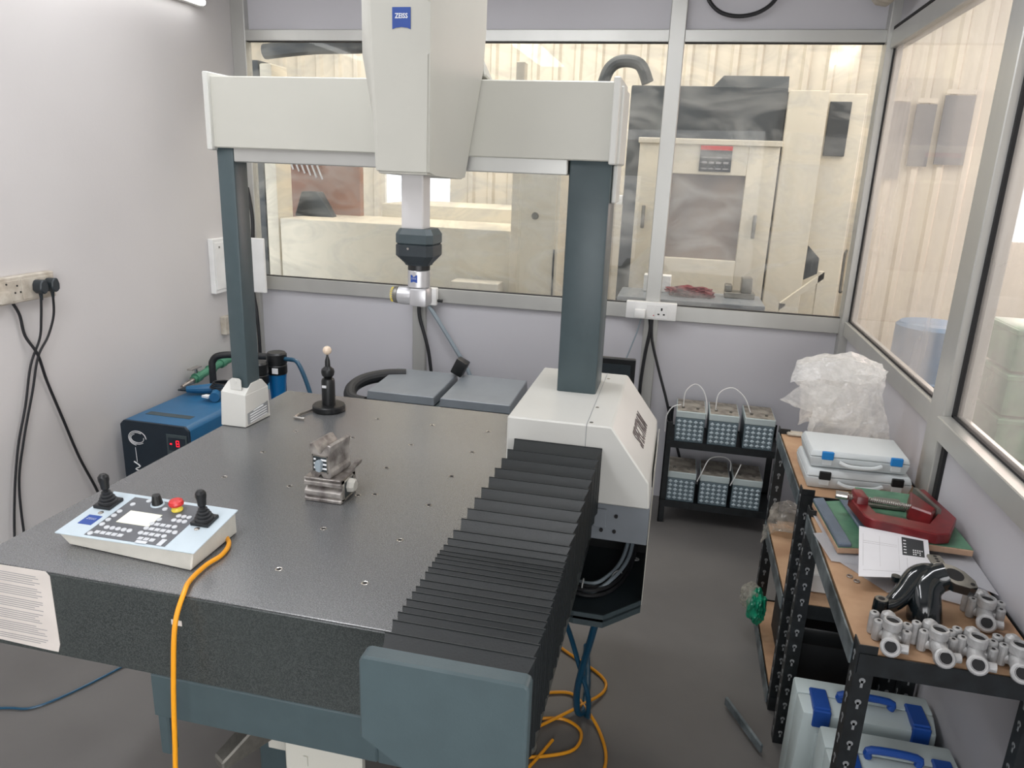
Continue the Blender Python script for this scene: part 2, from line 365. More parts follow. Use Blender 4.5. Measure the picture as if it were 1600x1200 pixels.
# threaded inserts
ins_me = None
def ins(x, y):
    global ins_me
    if ins_me is None:
        r = MB(); r.lathe([(.0085, -.001), (.0085, .0008), (.0075, .0012), (.0048, .0006), (.0042, .0003)], (0, 0, 0), n=16)
        o = r.build('threaded_insert', 'hexhole', gt); ins_me = o
        for v in o.data.vertices: v.co -= V((0, 0, 0))
        o.data.materials.append(M['bore'])
        ox = o.data.vertices[0].co * 0 - V((-.9, 1.85, 0))
        for p in o.data.polygons:
            c = p.center - ox
            if math.hypot(c.x, c.y) < .0046: p.material_index = 1
    else:
        o = ins_me.copy(); C.objects.link(o)
    o.location = V((x, y, GZ1 + .0002)) - V((-.9, 1.85, 0)); return o
first = True
for (x, y) in [(-.975, 2.3), (-.775, 2.3), (-.575, 2.3), (-1.178, 2.098), (-.978, 2.1), (-.778, 2.1), (-.576, 2.1), (-1.18, 1.9), (-.78, 1.9), (-.58, 1.9), (-1.18, 1.7), (-.98, 1.7), (-.78, 1.7),
               (-.58, 1.7), (-.78, 1.5), (-.583, 1.5), (-.785, 1.3), (-.585, 1.3), (-.74, 1.72)]:
    o = ins(x, y)
    if first:
        o.data.transform(Matrix.Translation(V((-.9, 1.85, 0)))); first = False   # build() had shifted the vertices to the machine's origin
# notice sheet taped to the front, small sticker
ns = MB().prism([(-1.41, .842), (-1.245, .845), (-1.236, .835), (-1.236, .668), (-1.243, .648), (-1.262, .648), (-1.41, .652)], 1, GY0 - .0016, GY0 - .0004).build('notice_sheet', 'paper2', gt, 'worn printed notice sheet with a torn corner')
r = MB(); z = .828; i = 0
while z > .66:
    if i % 6 != 5:
        x1 = -1.262 - random.random() * .03; r.box(-1.40, x1, GY0 - .0022, GY0 - .0015, z - .0009, z + .0009)
    z -= .0052; i += 1
r.build('printed_line', 'ink', gt, kind='stuff')
MB().box(-.949, -.925, GY0 - .0015, GY0 - .0003, .772, .784).build('sticker', 'paper2', gt)
# stand
st = MB().box(-1.018, -.50, GY0 + .0, GY0 + .06, .530, GZ0, .004).box(-.50, -.22, GY0, GY0 + .06, .53, GZ0, .004)
st.box(-1.018, -.96, GY0 + .06, 2.42, .53, GZ0, .004).box(-.28, -.22, GY0 + .06, 2.42, .53, GZ0, .004).box(-1.018, -.22, 2.42, 2.48, .53, GZ0, .004)
stand = st.build('stand_frame', 'steelgrey', cmm)
MB().box(-1.012, -.985, GY0 + .002, GY0 + .03, .43, .535, .004).build('stand_tab', 'steelgrey', stand)
for (x, y) in ((-.93, 1.5), (-.93, 2.35), (-.33, 1.85)):
    lg = MB().box(x - .04, x + .04, y - .04, y + .04, .05, .53, .004)
    lg.build('stand_leg', 'steelgrey', stand)
    MB().lathe([(.05, 0), (.05, .012), (.02, .02), (.015, .055)], (x, y, 0)).build('levelling_foot', 'machined', stand)
MB().hexa([V(p) for p in ((-.905, 1.19, .4), (-.87, 1.17, .4), (-.80, 1.32, .4), (-.84, 1.34, .4), (-.905, 1.19, .425), (-.87, 1.17, .425), (-.80, 1.32, .5), (-.84, 1.34, .5))], .004).build('transport_bracket', 'machined', stand)
MB().box(-.84, -.72, 1.3, 1.36, .36, .53, .003).build('bracket_plate', 'beige', stand)
MB().box(-.735, -.555, 1.20, 1.22, .28, .53, .003).box(-.69, -.68, 1.196, 1.2, .44, .465).build('slotted_plate', 'beige', stand)
MB().lathe([(.011, 0), (.011, .02), (.006, .02), (.006, .05)], (-.775, 1.215, .495), (0, 1, 0), 14).build('socket_screw', 'machined', stand)
# left foot
poly = [(-1.436, .848), (-1.436, .972), (-1.418, .987), (-1.40, .991), (-1.33, .991), (-1.33, .848)]
lf = MB()
# body: gable rises toward mid in y on the right side
lf.hexa([V(p) for p in ((-1.436, 2.073, .8465), (-1.345, 2.073, .8465), (-1.336, 2.212, .8465), (-1.43, 2.212, .8465), (-1.432, 2.078, .965), (-1.343, 2.078, .957), (-1.336, 2.208, .957), (-1.43, 2.208, .965))], .002)
lf.hexa([V(p) for p in ((-1.431, 2.079, .964), (-1.344, 2.079, .956), (-1.337, 2.207, .956), (-1.43, 2.207, .964), (-1.424, 2.112, .992), (-1.343, 2.116, .988), (-1.338, 2.175, .988), (-1.42, 2.175, .992))], .001)
lfo = lf.build('outer_bearing_cover', 'white', cmm)
MB().prism([(-1.402, .97), (-1.402, 1.003), (-1.394, 1.009), (-1.37, 1.009), (-1.362, 1.003), (-1.362, .97)], 1, 2.088, 2.0905).cyl((-1.381, 2.085, .998), (-1.381, 2.089, .998), .005).build('cover_tab', 'white', lfo)
tx = MB()
def slabel(b, zt, n):
    for k in range(n):
        z = zt - k * .0078; y0 = 2.093 + random.random() * .01 + (.012 if k < 1 else 0); y1 = 2.188 - random.random() * .012
        b.box(-1.3442 + (y0 - 2.073) * .065, -1.3442 + (y0 - 2.073) * .065 + .0015, y0, y1, z, z + .0032)
MB().hexa([V(p) for p in ((-1.3445 + .001, 2.086, .853), (-1.3435 + .0022, 2.086, .853), (-1.335, 2.198, .862), (-1.337, 2.198, .862), (-1.3435, 2.086, .892), (-1.3413, 2.086, .892), (-1.335, 2.198, .905), (-1.337, 2.198, .905))]).build('caution_label', 'silverprint', lfo)
tl_ = MB()
for k in range(5):
    z = .897 - k * .0085
    tl_.hexa([V(p) for p in ((-1.3405, 2.095 + (.02 if k == 0 else 0), z - .005), (-1.339, 2.095 + (.02 if k == 0 else 0), z - .005), (-1.3335, 2.188 - (.02 if k == 0 else 0), z), (-1.337, 2.188 - (.02 if k == 0 else 0), z),
                             (-1.3405, 2.095 + (.02 if k == 0 else 0), z - .002), (-1.339, 2.095 + (.02 if k == 0 else 0), z - .002), (-1.3335, 2.188 - (.02 if k == 0 else 0), z + .003), (-1.337, 2.188 - (.02 if k == 0 else 0), z + .003))])
tl_.build('label_print', 'letter', lfo, kind='stuff')
# columns
MB().box(-1.402, -1.345, 2.1, 2.175, .96, 1.735, .006).build('outer_column', 'steelgrey', cmm)
MB().box(-.322, -.205, 2.11, 2.27, 1.05, 1.735, .008).build('drive_column', 'steelgrey', cmm)
# beam
bm_ = MB().box(-1.40, -.206, 2.085, 2.285, 1.73, 1.931, .003).build('beam', 'beige', cmm)
MB().box(-1.345, -.325, 2.10, 2.27, 1.69, 1.735, .003).build('beam_underside', 'alu', bm_)
MB().box(-1.413, -1.396, 2.07, 2.30, 1.722, 1.942, .003).build('end_cap', 'white', bm_)
MB().box(-.212, -.194, 2.07, 2.30, 1.722, 1.942, .003).box(-.206, -.187, 2.12, 2.30, 1.722, 1.925, .004).box(-.203, -.19, 2.13, 2.24, 1.62, 1.722, .003).build('end_cap', 'white', bm_)
# carriage housing with tapered chamfered cover
def ring(pts, z, zb=None):
    return [V((x, y, z if zb is None else (z + (zb - z) * (y - 1.745) / .335))) for x, y in pts]
levels = [  # z, zback, xl_front, xr_front, xl, xr(back)
    (1.680, 1.668, -.727, -.602, -.741, -.612),
    (1.95, 1.95, -.740, -.600, -.790, -.566),
    (2.05, 2.05, -.744, -.600, -.790, -.560),
    (2.55, 2.55, -.748, -.600, -.790, -.556)]
hb = MB(); rings = []
for z, zb, a, b, c, d in levels:
    pts = [(a, 1.745), (b, 1.745), (b + (d - b) * .25, 1.80), (d, 2.04 if z < 1.9 else 2.02), (d, 2.082), (c, 2.082), (c, 1.80), (a - .012, 1.753)]
    rings.append([hb.b.verts.new(p) for p in ring(pts, z, zb)])
for A, B in zip(rings, rings[1:]):
    n = len(A)
    for i in range(n): hb.b.faces.new((A[i], A[(i + 1) % n], B[(i + 1) % n], B[i]))
hb.b.faces.new(rings[0][::-1]); hb.b.faces.new(rings[-1])
bmesh.ops.bevel(hb.b, geom=[e for e in hb.b.edges if (e.verts[0].co.z < 1.69 and e.verts[1].co.z < 1.69) or (abs(e.verts[0].co.y - 1.745) < .001 and abs(e.verts[1].co.y - 1.745) < .001 and e.verts[0].co.x > -.65)], offset=.006, segments=3, affect='EDGES')
hd = hb.build('carriage_housing', 'beige', cmm)
# side cheek (raised chamfered panel) and rear hood over the beam
MB().hexa([V(p) for p in ((-.78, 2.08, 1.94), (-.576, 2.08, 1.94), (-.655, 2.36, 1.94), (-.80, 2.36, 1.94), (-.78, 2.08, 2.55), (-.572, 2.08, 2.55), (-.655, 2.36, 2.55), (-.80, 2.36, 2.55))], .004).build('rear_hood', 'beige', hd)
MB().hexa([V(p) for p in ((-.62, 2.09, 1.94), (-.560, 2.09, 1.94), (-.588, 2.30, 1.94), (-.67, 2.30, 1.94), (-.62, 2.09, 2.03), (-.578, 2.09, 2.03), (-.636, 2.30, 2.03), (-.67, 2.30, 2.03))], .004).build('hood_flare', 'beige', hd)
lg = MB().prism([(-.691, 2.043), (-.647, 2.043), (-.647, 1.997), (-.655, 2.0), (-.669, 2.0015), (-.683, 2.0), (-.691, 1.997)], 1, 1.7435, 1.7445).build('maker_badge', 'logo', hd)
MB().text('ZEISS', .0145, lambda c: V((-.669 + c.x * .92, 1.743 - c.z * .2, 2.0245 + c.y)), bold=.0003).build('badge_lettering', 'letter', hd)
# quill and probe head
qx, qy = -.672, 1.85
ql = MB().box(qx - .029, qx + .029, qy - .029, qy + .029, 1.53, 1.70, .003).build('quill', 'quill', cmm)
qx = -.663
def octp(hw, hd_, c): return [(-hw + c, -hd_), (hw - c, -hd_), (hw, -hd_ + c), (hw, hd_ - c), (hw - c, hd_), (-hw + c, hd_), (-hw, hd_ - c), (-hw, -hd_ + c)]
def oct_loft(b, secs):
    rs = []
    for hw, c, z in secs: rs.append([b.b.verts.new((qx + x, qy + y, z)) for x, y in octp(hw, hw, c)])
    for A, B in zip(rs, rs[1:]):
        for i in range(8): b.b.faces.new((A[i], A[(i + 1) % 8], B[(i + 1) % 8], B[i]))
    b.b.faces.new(rs[0][::-1]); b.b.faces.new(rs[-1]); return b
ph = oct_loft(MB(), [(.045, .014, 1.506), (.050, .014, 1.510), (.050, .014, 1.532), (.042, .013, 1.546)]).build('probe_mount', 'dark2', cmm)
oct_loft(MB(), [(.031, .014, 1.452), (.032, .014, 1.456), (.050, .014, 1.478), (.050, .014, 1.504), (.047, .013, 1.507)]).build('mount_lower', 'dark', ph)
MB().cyl((qx - .012, qy - .052, 1.497), (qx - .012, qy - .048, 1.497), .003).build('screw', 'chrome', ph)
MB().lathe([(.028, 1.438), (.029, 1.44), (.029, 1.452), (.027, 1.455)], (qx, qy, 0), n=28).build('adapter_ring', 'black', ph)
pb = MB().lathe([(.027, 1.394), (.029, 1.396), (.029, 1.437), (.028, 1.439)], (qx, qy, 0), n=32).build('probe_body', 'silver', cmm)
b = MB(); b.prism([(-.0095, 1.428), (.0095, 1.428), (.0095, 1.408), (0, 1.411), (-.0095, 1.408)], 1, 0, .003)
for v in b.b.verts:
    a = (v.co.x - .004) / .0295 ; rr = .0296 + (.0004 if v.co.y < .001 else -.001); v.co = V((qx + rr * math.sin(a), qy - rr * math.cos(a), v.co.z))
b.build('maker_badge', 'logo', pb)
MB().text('ZEISS', .0062, lambda c: V((qx + .030 * math.sin((c.x - .004) / .0295), qy - .0303 * math.cos((c.x - .004) / .0295), 1.419 + c.y))).build('badge_lettering', 'letter', pb)
# articulating joint
aj = MB().box(qx - .018, qx + .029, qy - .028, qy + .026, 1.345, 1.394, .007).build('articulating_joint', 'silver', cmm)
MB().lathe([(.020, -.040), (.0235, -.036), (.0245, -.016), (.023, 0)], (qx - .016, qy - .004, 1.370), (1, 0, 0), 28).build('motor_barrel', 'silver', aj)
MB().lathe([(.016, 0), (.021, .003), (.0225, .008), (.0225, .014)], (qx - .069, qy - .004, 1.370), (1, 0, 0), 28).build('connector_ring', 'machined', aj)
r = MB()
for k in range(22):
    a = 2 * math.pi * k / 22; r.cyl((qx - .073, qy - .004 + .0185 * math.cos(a), 1.370 + .0185 * math.sin(a)), (qx - .066, qy - .004 + .0185 * math.cos(a), 1.370 + .0185 * math.sin(a)), .0014, 6)
r.build('contact_pins', 'yellow', aj, kind='stuff')
# drive-side block
y0, y1 = 1.83, 2.37
def blk(yf, yr, ins_=0):
    return [(-.407, .80), (-.407, 1.07), (-.13, 1.07), (-.022, .926), (-.016, .85), (-.407, .85)]
bl = MB().prism([(-.407, .852), (-.407, 1.07), (-.13, 1.07), (-.022, .926), (-.016, .852)], 1, y0, y1, .004).build('drive_cover', 'white', cmm)
MB().box(-.405, -.014, y0 + .006, y1 - .004, .745, .852, .002).build('guide_body', 'lid', bl)
for x, z in ((-.10, .82), (-.102, .775), (-.137, .775)):
    MB().cyl((x, y0 + .001, z), (x, y0 + .007, z), .005, 12).build('socket_screw', 'bore', bl)
MB().box(-.16, -.125, y0 - .004, y0 + .006, .785, .838, .002).build('bracket', 'lid', bl)
MB().box(-.1955, -.1945, y0 - .0006, y0 + .002, .95, 1.07).box(-.1955, -.1945, y0, y1, 1.069, 1.0706).build('cover_seam', 'lid', bl)
for y in (1.85, 1.985, 2.30): MB().cyl((-.185, y, 1.0695), (-.185, y, 1.0715), .005, 12).build('cover_screw', 'chrome', bl)
# SPECTRUM lettering on the sloping face (normal to +x+z), reads along +y ... up the slope
sn = V((.8, 0, .6)); sdn = V((.6, 0, -.8)).normalized()
cen = V((-.076, 2.02, .998)) + sn * .0
def sp(c):
    return V((-.074, 2.06, 0)) * 0 + V((-.13, 2.0, 1.07)) + V((.108, 0, -.144)).normalized() * (.110 - c.y * 1.7) + V((0, 1, 0)) * (.09 + c.x * .95) + V((.8, 0, .6)) * (.0012 + c.z)
MB().text('SPECTRUM', .046, sp, bold=.0007).build('model_lettering', 'greyprint', bl)
# cable tray and thin side plate
tr = MB().prism([(-.38, 1.93), (-.20, 1.87), (-.115, 1.87), (-.014, 1.98), (-.014, 2.36), (-.38, 2.36)], 2, .468, .476).build('cable_tray', 'dark', cmm)
t2 = MB()
pts = [(-.38, 1.93), (-.20, 1.87), (-.115, 1.87), (-.014, 1.98)]
for (a, b), (c, d) in zip(pts, pts[1:]): t2.hexa([V(p) for p in ((a, b, .45), (c, d, .45), (c, d + .004, .45), (a, b + .004, .45), (a, b, .49), (c, d, .49), (c, d + .004, .49), (a, b + .004, .49))])
t2.build('tray_lip', 'dark2', tr)
MB().box(-.0135, -.0115, 1.99, 2.36, .47, .90).build('side_plate', 'beige', tr)
MB().box(-.38, -.016, 2.30, 2.31, .476, .744).box(-.38, -.33, 1.95, 2.30, .476, .744).build('tray_back', 'black', tr)
MB().cyl((-.09, 1.93, .44), (-.09, 1.93, .468), .009, 12).build('tray_bolt', 'black', tr)
for k in range(7):
    d = .012 * k
    MB().tube([(-.05 - d * .35, 2.25, .75), (-.05 - d * .35, 2.22 - d * .2, .60), (-.055 - d * .5, 2.14 - d * .2, .515 + (k % 3) * .012), (-.10 - d * .3, 2.02 + d * .6, .492 + (k % 3) * .012), (-.17, 1.96 + d * .8, .492 + (k % 2) * .012), (-.27, 1.99 + d, .495)], .0062, 8).build('loom_cable', ['cable_k', 'cable_k', 'hose_g', 'cable_k', 'cable_k', 'hose_g', 'cable_k'][k], tr)
for p, d in (((-.055, 2.17, .52), (0, .3, 1)), ((-.095, 2.06, .51), (1, -1, 0)), ((-.19, 1.99, .505), (1, 0, 0)), ((-.06, 2.22, .60), (0, 0, 1))):
    MB().lathe([(.021, -.002), (.022, 0), (.021, .002)], p, d, 14, cap=False).build('cable_tie', 'tie', tr)
# bellows
bw = MB().box(-.365, -.165, .90, 1.83, .846, .985).build('bellows', 'bellow', cmm)
ys = [1.825, 1.741, 1.677, 1.612, 1.555, 1.494, 1.437, 1.381, 1.33, 1.278, 1.244, 1.215, 1.194, 1.18, 1.164, 1.148, 1.131, 1.112, 1.086, 1.062, 1.045, 1.023, 1.0, .985, .961, .927, .888]
def pleat(ya, yb, k):
    """one fold: a U-shaped strip rising to a ridge at ya then sloping into the valley towards the camera"""
    g = yb - ya; j = (random.random() - .5) * .003
    xl, xr = -.3835 + j - k * .0001, -.1495 + j * .6; zt = 1.011 + j * .8; zb = .825 + (.012 if k % 2 else 0); dd = .013
    yv = ya + g * .55
    dd = min(.016, .006 + abs(g) * .14)
    prof = [(ya, 0), (ya + g * .25, dd * .35), (ya + g * .8, dd), (yb, dd * .9)]
    b = MB(); rows = []
    for y, d in prof:
        e = d * .7
        rows.append([b.b.verts.new(p) for p in ((xl + e, y, .852), (xl + e, y, zt - d), (xr - e, y, zt - d), (xr - e, y, zb + e * .3))])
    for A, B in zip(rows, rows[1:]):
        for i in range(3): b.b.faces.new((A[i], A[i + 1], B[i + 1], B[i]))
    b._add([(xl, ya - .001, .852), (xl, ya - .001, zt + .0008), (xr + .0005, ya - .001, zt + .0008), (xr + .0005, ya - .001, zb), (xr - .004, ya - .001, zb), (xr - .004, ya - .001, zt - .004), (xl + .003, ya - .001, zt - .004), (xl + .003, ya - .001, .852),
            (xl, ya + .001, .852), (xl, ya + .001, zt + .0008), (xr + .0005, ya + .001, zt + .0008), (xr + .0005, ya + .001, zb), (xr - .004, ya + .001, zb), (xr - .004, ya + .001, zt - .004), (xl + .003, ya + .001, zt - .004), (xl + .003, ya + .001, .852)],
           [(0, 1, 6, 7), (1, 2, 5, 6), (2, 3, 4, 5), (15, 14, 9, 8), (14, 13, 10, 9), (13, 12, 11, 10), (0, 8, 9, 1), (1, 9, 10, 2), (2, 10, 11, 3), (7, 6, 14, 15), (6, 5, 13, 14), (5, 4, 12, 13)])
    return b
for k, (a, b_) in enumerate(zip(ys, ys[1:])):
    pleat(a, b_, k).build('pleat', 'bellow', bw)
fp = MB().prism([(-.401, .868), (-.401, 1.004), (-.394, 1.012), (-.152, 1.012), (-.146, 1.006), (-.146, .79), (-.28, .79)], 1, .862, .893, .0035).build('bellows_end_plate', 'steelgrey', cmm)

# ------------------------------------------------------------------ things on the granite table
# joystick panel
jp = thing('joystick_panel', 'grey-white joystick control panel with two black joysticks on the granite table', 'controller', (-1.13, 1.33, .846))
def pl(u, v, h=0):  # top-face coordinates: u 0..1 left-right, v 0..1 front-back
    a = V((-1.302, 1.243, .884)).lerp(V((-.955, 1.249, .884)), u); b_ = V((-1.300, 1.428, .904)).lerp(V((-.960, 1.426, .904)), u)
    return a.lerp(b_, v) + V((0, -.11, .994)) * h
MB().hexa([V((-1.285, 1.262, .8465)), V((-.957, 1.237, .8465)), V((-.962, 1.420, .8465)), V((-1.285, 1.42, .8465)), pl(.015, .02, -.003), pl(.985, .02, -.003), pl(.985, .985, -.003), pl(.015, .985, -.003)], .003).build('shell', 'shell', jp)
MB().hexa([pl(0, 0, -.0035), pl(1, 0, -.0035), pl(1, 1, -.0035), pl(0, 1, -.0035), pl(0, 0), pl(1, 0), pl(1, 1), pl(0, 1)], .001).build('face_plate', 'panelblue', jp)
MB().hexa([pl(u, v, h) for h in (.0002, .001) for u, v in ((.205, .035), (.785, .035), (.785, .93), (.205, .93))]).build('keypad_overlay', 'keypad', jp)
MB().hexa([pl(u, v, h) for h in (.001, .0018) for u, v in ((.30, .36), (.545, .36), (.545, .63), (.30, .63))]).build('display_screen', 'lcd', jp)
bd = MB().hexa([pl(u, v, h) for h in (.0002, .001) for u, v in ((.065, .23), (.165, .23), (.165, .43), (.065, .43))]).build('maker_badge', 'logo', jp)
MB().text('ZEISS', .0105, lambda c: pl(.115 + c.x / .345, .35 + c.y / .19, .0012)).build('badge_lettering', 'letter', jp)
def key_square(u, v): return MB().hexa([pl(u + a, v + c, h) for h in (.001, .003) for a, c in ((-.0165, -.026), (.0165, -.026), (.0165, .026), (-.0165, .026))])
def key_round(u, v): return MB().lathe([(.0062, 0), (.0062, .0022), (.005, .003)], pl(u, v, .001), (0, -.11, .994), 14)
sq = [(.27 + i * .042, .11) for i in range(5)] + [(.585 + i * .042, .11 + 0.0) for i in range(3)] + [(.585 + i * .042, .215) for i in range(3)] + [(.585 + i * .042, .32) for i in range(4)] + [(.585 + i * .042, .425) for i in range(3)]
rd = [(.29 + i * .042, .225) for i in range(5)] + [(.235, .07), (.235, .27), (.235, .375), (.235, .475), (.235, .575), (.545, .215), (.545, .32), (.545, .425), (.56, .53), (.715, .215), (.755, .32), (.715, .425), (.26, .76), (.34, .88), (.515, .76), (.54, .86),
      (.66, .56), (.70, .56), (.74, .56), (.66, .66), (.70, .66), (.74, .66)]
k1 = key_square(*sq[0]).build('key', 'key', jp)
for q in sq[1:]:
    o = k1.copy(); C.objects.link(o); o.location = pl(*q) - pl(*sq[0])
k2 = key_round(*rd[0]).build('key', 'key', jp)
for q in rd[1:]:
    o = k2.copy(); C.objects.link(o); o.location = pl(*q) - pl(*rd[0])
MB().hexa([pl(u, v, h) for h in (.001, .003) for u, v in ((.575, .02), (.655, .02), (.655, .07), (.575, .07))], .0008).build('key', 'key', jp)
MB().hexa([pl(u, v, h) for h in (.001, .003) for u, v in ((.725, .03), (.76, .03), (.76, .16), (.725, .16))], .0008).build('key', 'key', jp)
MB().lathe([(.016, 0), (.015, .003)], pl(.425, .84, .001), (0, -.11, .994), 20).build('dial_base', 'panelblue', jp)
MB().lathe([(.013, 0), (.0125, .003), (.0095, .022), (.009, .024)], pl(.425, .84, .003), (0, -.11, .994), 14).build('speed_dial', 'black', jp)
es = MB().lathe([(.013, 0), (.0135, .002), (.0105, .008), (.011, .012), (.0135, .013)], pl(.60, .79, .001), (0, -.11, .994), 20).build('emergency_stop_collar', 'yellow', jp)
MB().lathe([(.0105, 0), (.0165, .001), (.0172, .005), (.0150, .011), (.009, .014)], pl(.60, .79, .015), (0, -.11, .994), 24).build('emergency_stop_button', 'red', jp)
for u, v in ((.092, .70), (.862, .645)):
    j = MB().hexa([pl(u + a, v + c, h) for h in (.0, .008) for a, c in ((-.066, -.13), (.066, -.13), (.066, .13), (-.066, .13))], .001).build('joystick', 'black', jp)
    prof = [(.021, .008)]
    for k in range(4):
        r0 = .0205 - k * .0035; prof += [(r0, .009 + k * .0075), (r0 + .0005, .0125 + k * .0075), (r0 - .0045, .0145 + k * .0075)]
    prof += [(.006, .040), (.006, .046)]
    MB().lathe(prof, pl(u, v), (0, -.11, .994), 20).build('joystick_boot', 'rubber', j)
    MB().lathe([(.0065, 0), (.0095, .004), (.0105, .018), (.0125, .026), (.012, .034), (.007, .040)], pl(u, v, .040), (-.03, -.05, .994), 16).build('joystick_knob', 'black', j)
for u, v in ((.12, .50), (.865, .465)): MB().lathe([(.0065, 0), (.0065, .0008), (.004, .001)], pl(u, v, .0002), (0, -.11, .994), 14).build('thumb_screw', 'chrome', jp)
cb = MB().tube([(-.985, 1.40, .852), (-.945, 1.36, .852), (-.93, 1.31, .852), (-.935, 1.26, .853), (-.93, 1.20, .853), (-.915, 1.158, .852), (-.917, 1.125, .80), (-.92, 1.11, .70), (-.925, 1.10, .55), (-.925, 1.09, .35), (-.90, 1.12, .12), (-.80, 1.25, .008), (-.62, 1.30, .008), (-.45, 1.45, .008), (-.30, 1.75, .008), (-.24, 1.9, .008)], .0052, 10)
tag(cb.build('control_cable', 'cable_y'), 'yellow-orange cable running from the joystick panel over the granite front edge', 'cable')
fc = MB().tube([(-.34, 1.80, .007), (-.25, 1.83, .007), (-.17, 1.88, .007), (-.16, 1.96, .007), (-.22, 2.0, .007), (-.30, 1.98, .008)], .0052, 10)
fc.tube([(-.29, 1.95, .007), (-.18, 2.06, .018), (-.11, 2.17, .007), (-.13, 2.25, .007), (-.28, 2.36, .007), (-.33, 2.42, .007)], .0052, 10)
fc.tube([(-.32, 2.10, .007), (-.22, 2.13, .007), (-.16, 2.06, .017), (-.10, 1.97, .007), (-.07, 1.85, .007), (-.10, 1.70, .007)], .0052, 10)
tag(fc.build('floor_cable', 'cable_y'), 'orange cable coiled loosely on the floor right of the bellows', 'cable')
# V-blocks
def vblock(name, label, loc, rz, w_, d_, h_, dx=0):
    t = thing(name, label, 'block', (0, 0, 0))
    a = w_ / 2
    poly = [(-a * .86, 0), (-a * .25, 0), (0, .012), (a * .25, 0), (a * .86, 0), (a, .008), (a, .018), (a * .86, .026), (a * .86, h_ - .028), (a, h_ - .014), (a * 1.02, h_ - .002), (a * .72, h_), (0, h_ - .030), (-a * .72, h_), (-a * 1.02, h_ - .002), (-a, h_ - .014), (-a * .86, h_ - .028), (-a * .86, .026), (-a, .018), (-a, .008)]
    MB().prism(poly, 1, -d_ / 2, d_ / 2, .0008).build('block_body', 'steel', t)
    f = MB(); s_ = a * .76; zc = h_ * .42
    for q in ((-s_, s_, zc + s_ * .85, zc + s_), (-s_, s_, zc - s_, zc - s_ * .85), (-s_, -s_ * .85, zc - s_, zc + s_), (s_ * .85, s_, zc - s_, zc + s_)): f.box(q[0], q[1], -d_ / 2 - .003, -d_ / 2, q[2], q[3])
    f.build('switch_bezel', 'chrome', t)
    MB().box(-s_ * .85, s_ * .85, -d_ / 2 - .0008, -d_ / 2, zc - s_ * .85, zc + s_ * .85).build('switch_recess', 'dark', t)
    f = MB()
    for k in range(3): f.box(s_ * .1, s_ * .8, -d_ / 2 - .002, -d_ / 2, zc - s_ * .6 + k * s_ * .5, zc - s_ * .4 + k * s_ * .5); f.box(-s_ * .8, -s_ * .55, -d_ / 2 - .002, -d_ / 2, zc - s_ * .6 + k * s_ * .5, zc - s_ * .4 + k * s_ * .5)
    f.build('switch_plate_bar', 'letter', t, kind='stuff')
    MB().prism([(-.006, zc - s_ * .72), (.006, zc - s_ * .8), (.009, zc + s_ * .2), (.004, zc + s_ * .55), (-.006, zc + s_ * .5), (-.010, zc)], 1, -d_ / 2 - .014, -d_ / 2, .0015).build('magnet_switch', 'hose_g', t, 'grey plastic magnet switch')
    t.location = loc; t.rotation_euler = (0, 0, rz); return t
lb = thing('magnetic_base', 'grooved steel block lying on its side on the granite, lower of the pair', 'block', (-.84, 1.68, .846))
g = MB().prism([(1.632, .8465), (1.632, .853), (1.640, .858), (1.632, .864), (1.632, .874), (1.640, .879), (1.648, .8835), (1.640, .888), (1.632, .892), (1.632, .900), (1.640, .905), (1.632, .908), (1.632, .912), (1.725, .912), (1.725, .8465)], 0, -.899, -.797, .0006)
g.build('block_body', 'steel', lb)
MB().box(-.797, -.794, 1.640, 1.650, .852, .906).box(-.797, -.794, 1.705, 1.715, .852, .906).box(-.797, -.794, 1.64, 1.715, .850, .856).box(-.797, -.794, 1.64, 1.715, .900, .906).build('switch_bezel', 'chrome', lb)
MB().box(-.7975, -.7955, 1.65, 1.705, .856, .900).build('switch_recess', 'dark', lb)
MB().lathe([(.020, 0), (.019, .012), (.014, .018)], (-.7955, 1.682, .882), (1, 0, 0), 8).build('magnet_switch', 'shell', lb)
MB().hexa([V(p) for p in ((-.81, 1.69, .912), (-.797, 1.69, .912), (-.797, 1.765, .912), (-.81, 1.765, .912), (-.81, 1.69, .914), (-.795, 1.69, .914), (-.795, 1.765, .925), (-.806, 1.765, .925))], .0006).build('top_lip', 'steel', lb)
vblock('magnetic_base', 'upright steel V-block with a grey magnet switch, stacked on the grooved block', (-.848, 1.685, .9125), -.12, .062, .095, .092)
# reference sphere
rs = thing('reference_sphere', 'cream reference ball on a black stand near the back of the granite', 'sphere stand', (-1.176, 2.335, .846))
cx, cy = -1.176, 2.335
MB().lathe([(.056, .8465), (.058, .849), (.058, .864), (.055, .868), (.026, .869)], (cx, cy, 0), n=36).build('stand_base', 'black', rs)
MB().lathe([(.0235, .868), (.0235, .955), (.021, .963), (.015, .966)], (cx, cy, 0), n=28).build('post', 'black', rs)
MB().lathe([(.012, .966), (.021, .976), (.0235, .988), (.0215, .998), (.012, 1.006), (.0095, 1.008), (.009, 1.028), (.004, 1.045), (.003, 1.052)], (cx, cy, 0), n=24).build('pivot_neck', 'black', rs)
MB().ball((cx, cy, 1.066), .0155, 24).build('cream_ball', mat('ceramic_cream', (226, 206, 184), .3), rs, 'cream ceramic ball')
MB().box(cx - .012, cx + .004, cy - .0245, cy - .0225, .934, .943).build('stand_badge', 'letter', rs)
# hex key
hk = MB().tube([(-1.203, 2.206, .8515), (-1.243, 2.208, .8515), (-1.243, 2.24, .8515), (-1.225, 2.30, .8515)], .0045, 6, sub=1)
tag(hk.build('hex_key', 'chrome'), 'bent steel hex key lying beside the black ball stand', 'tool')

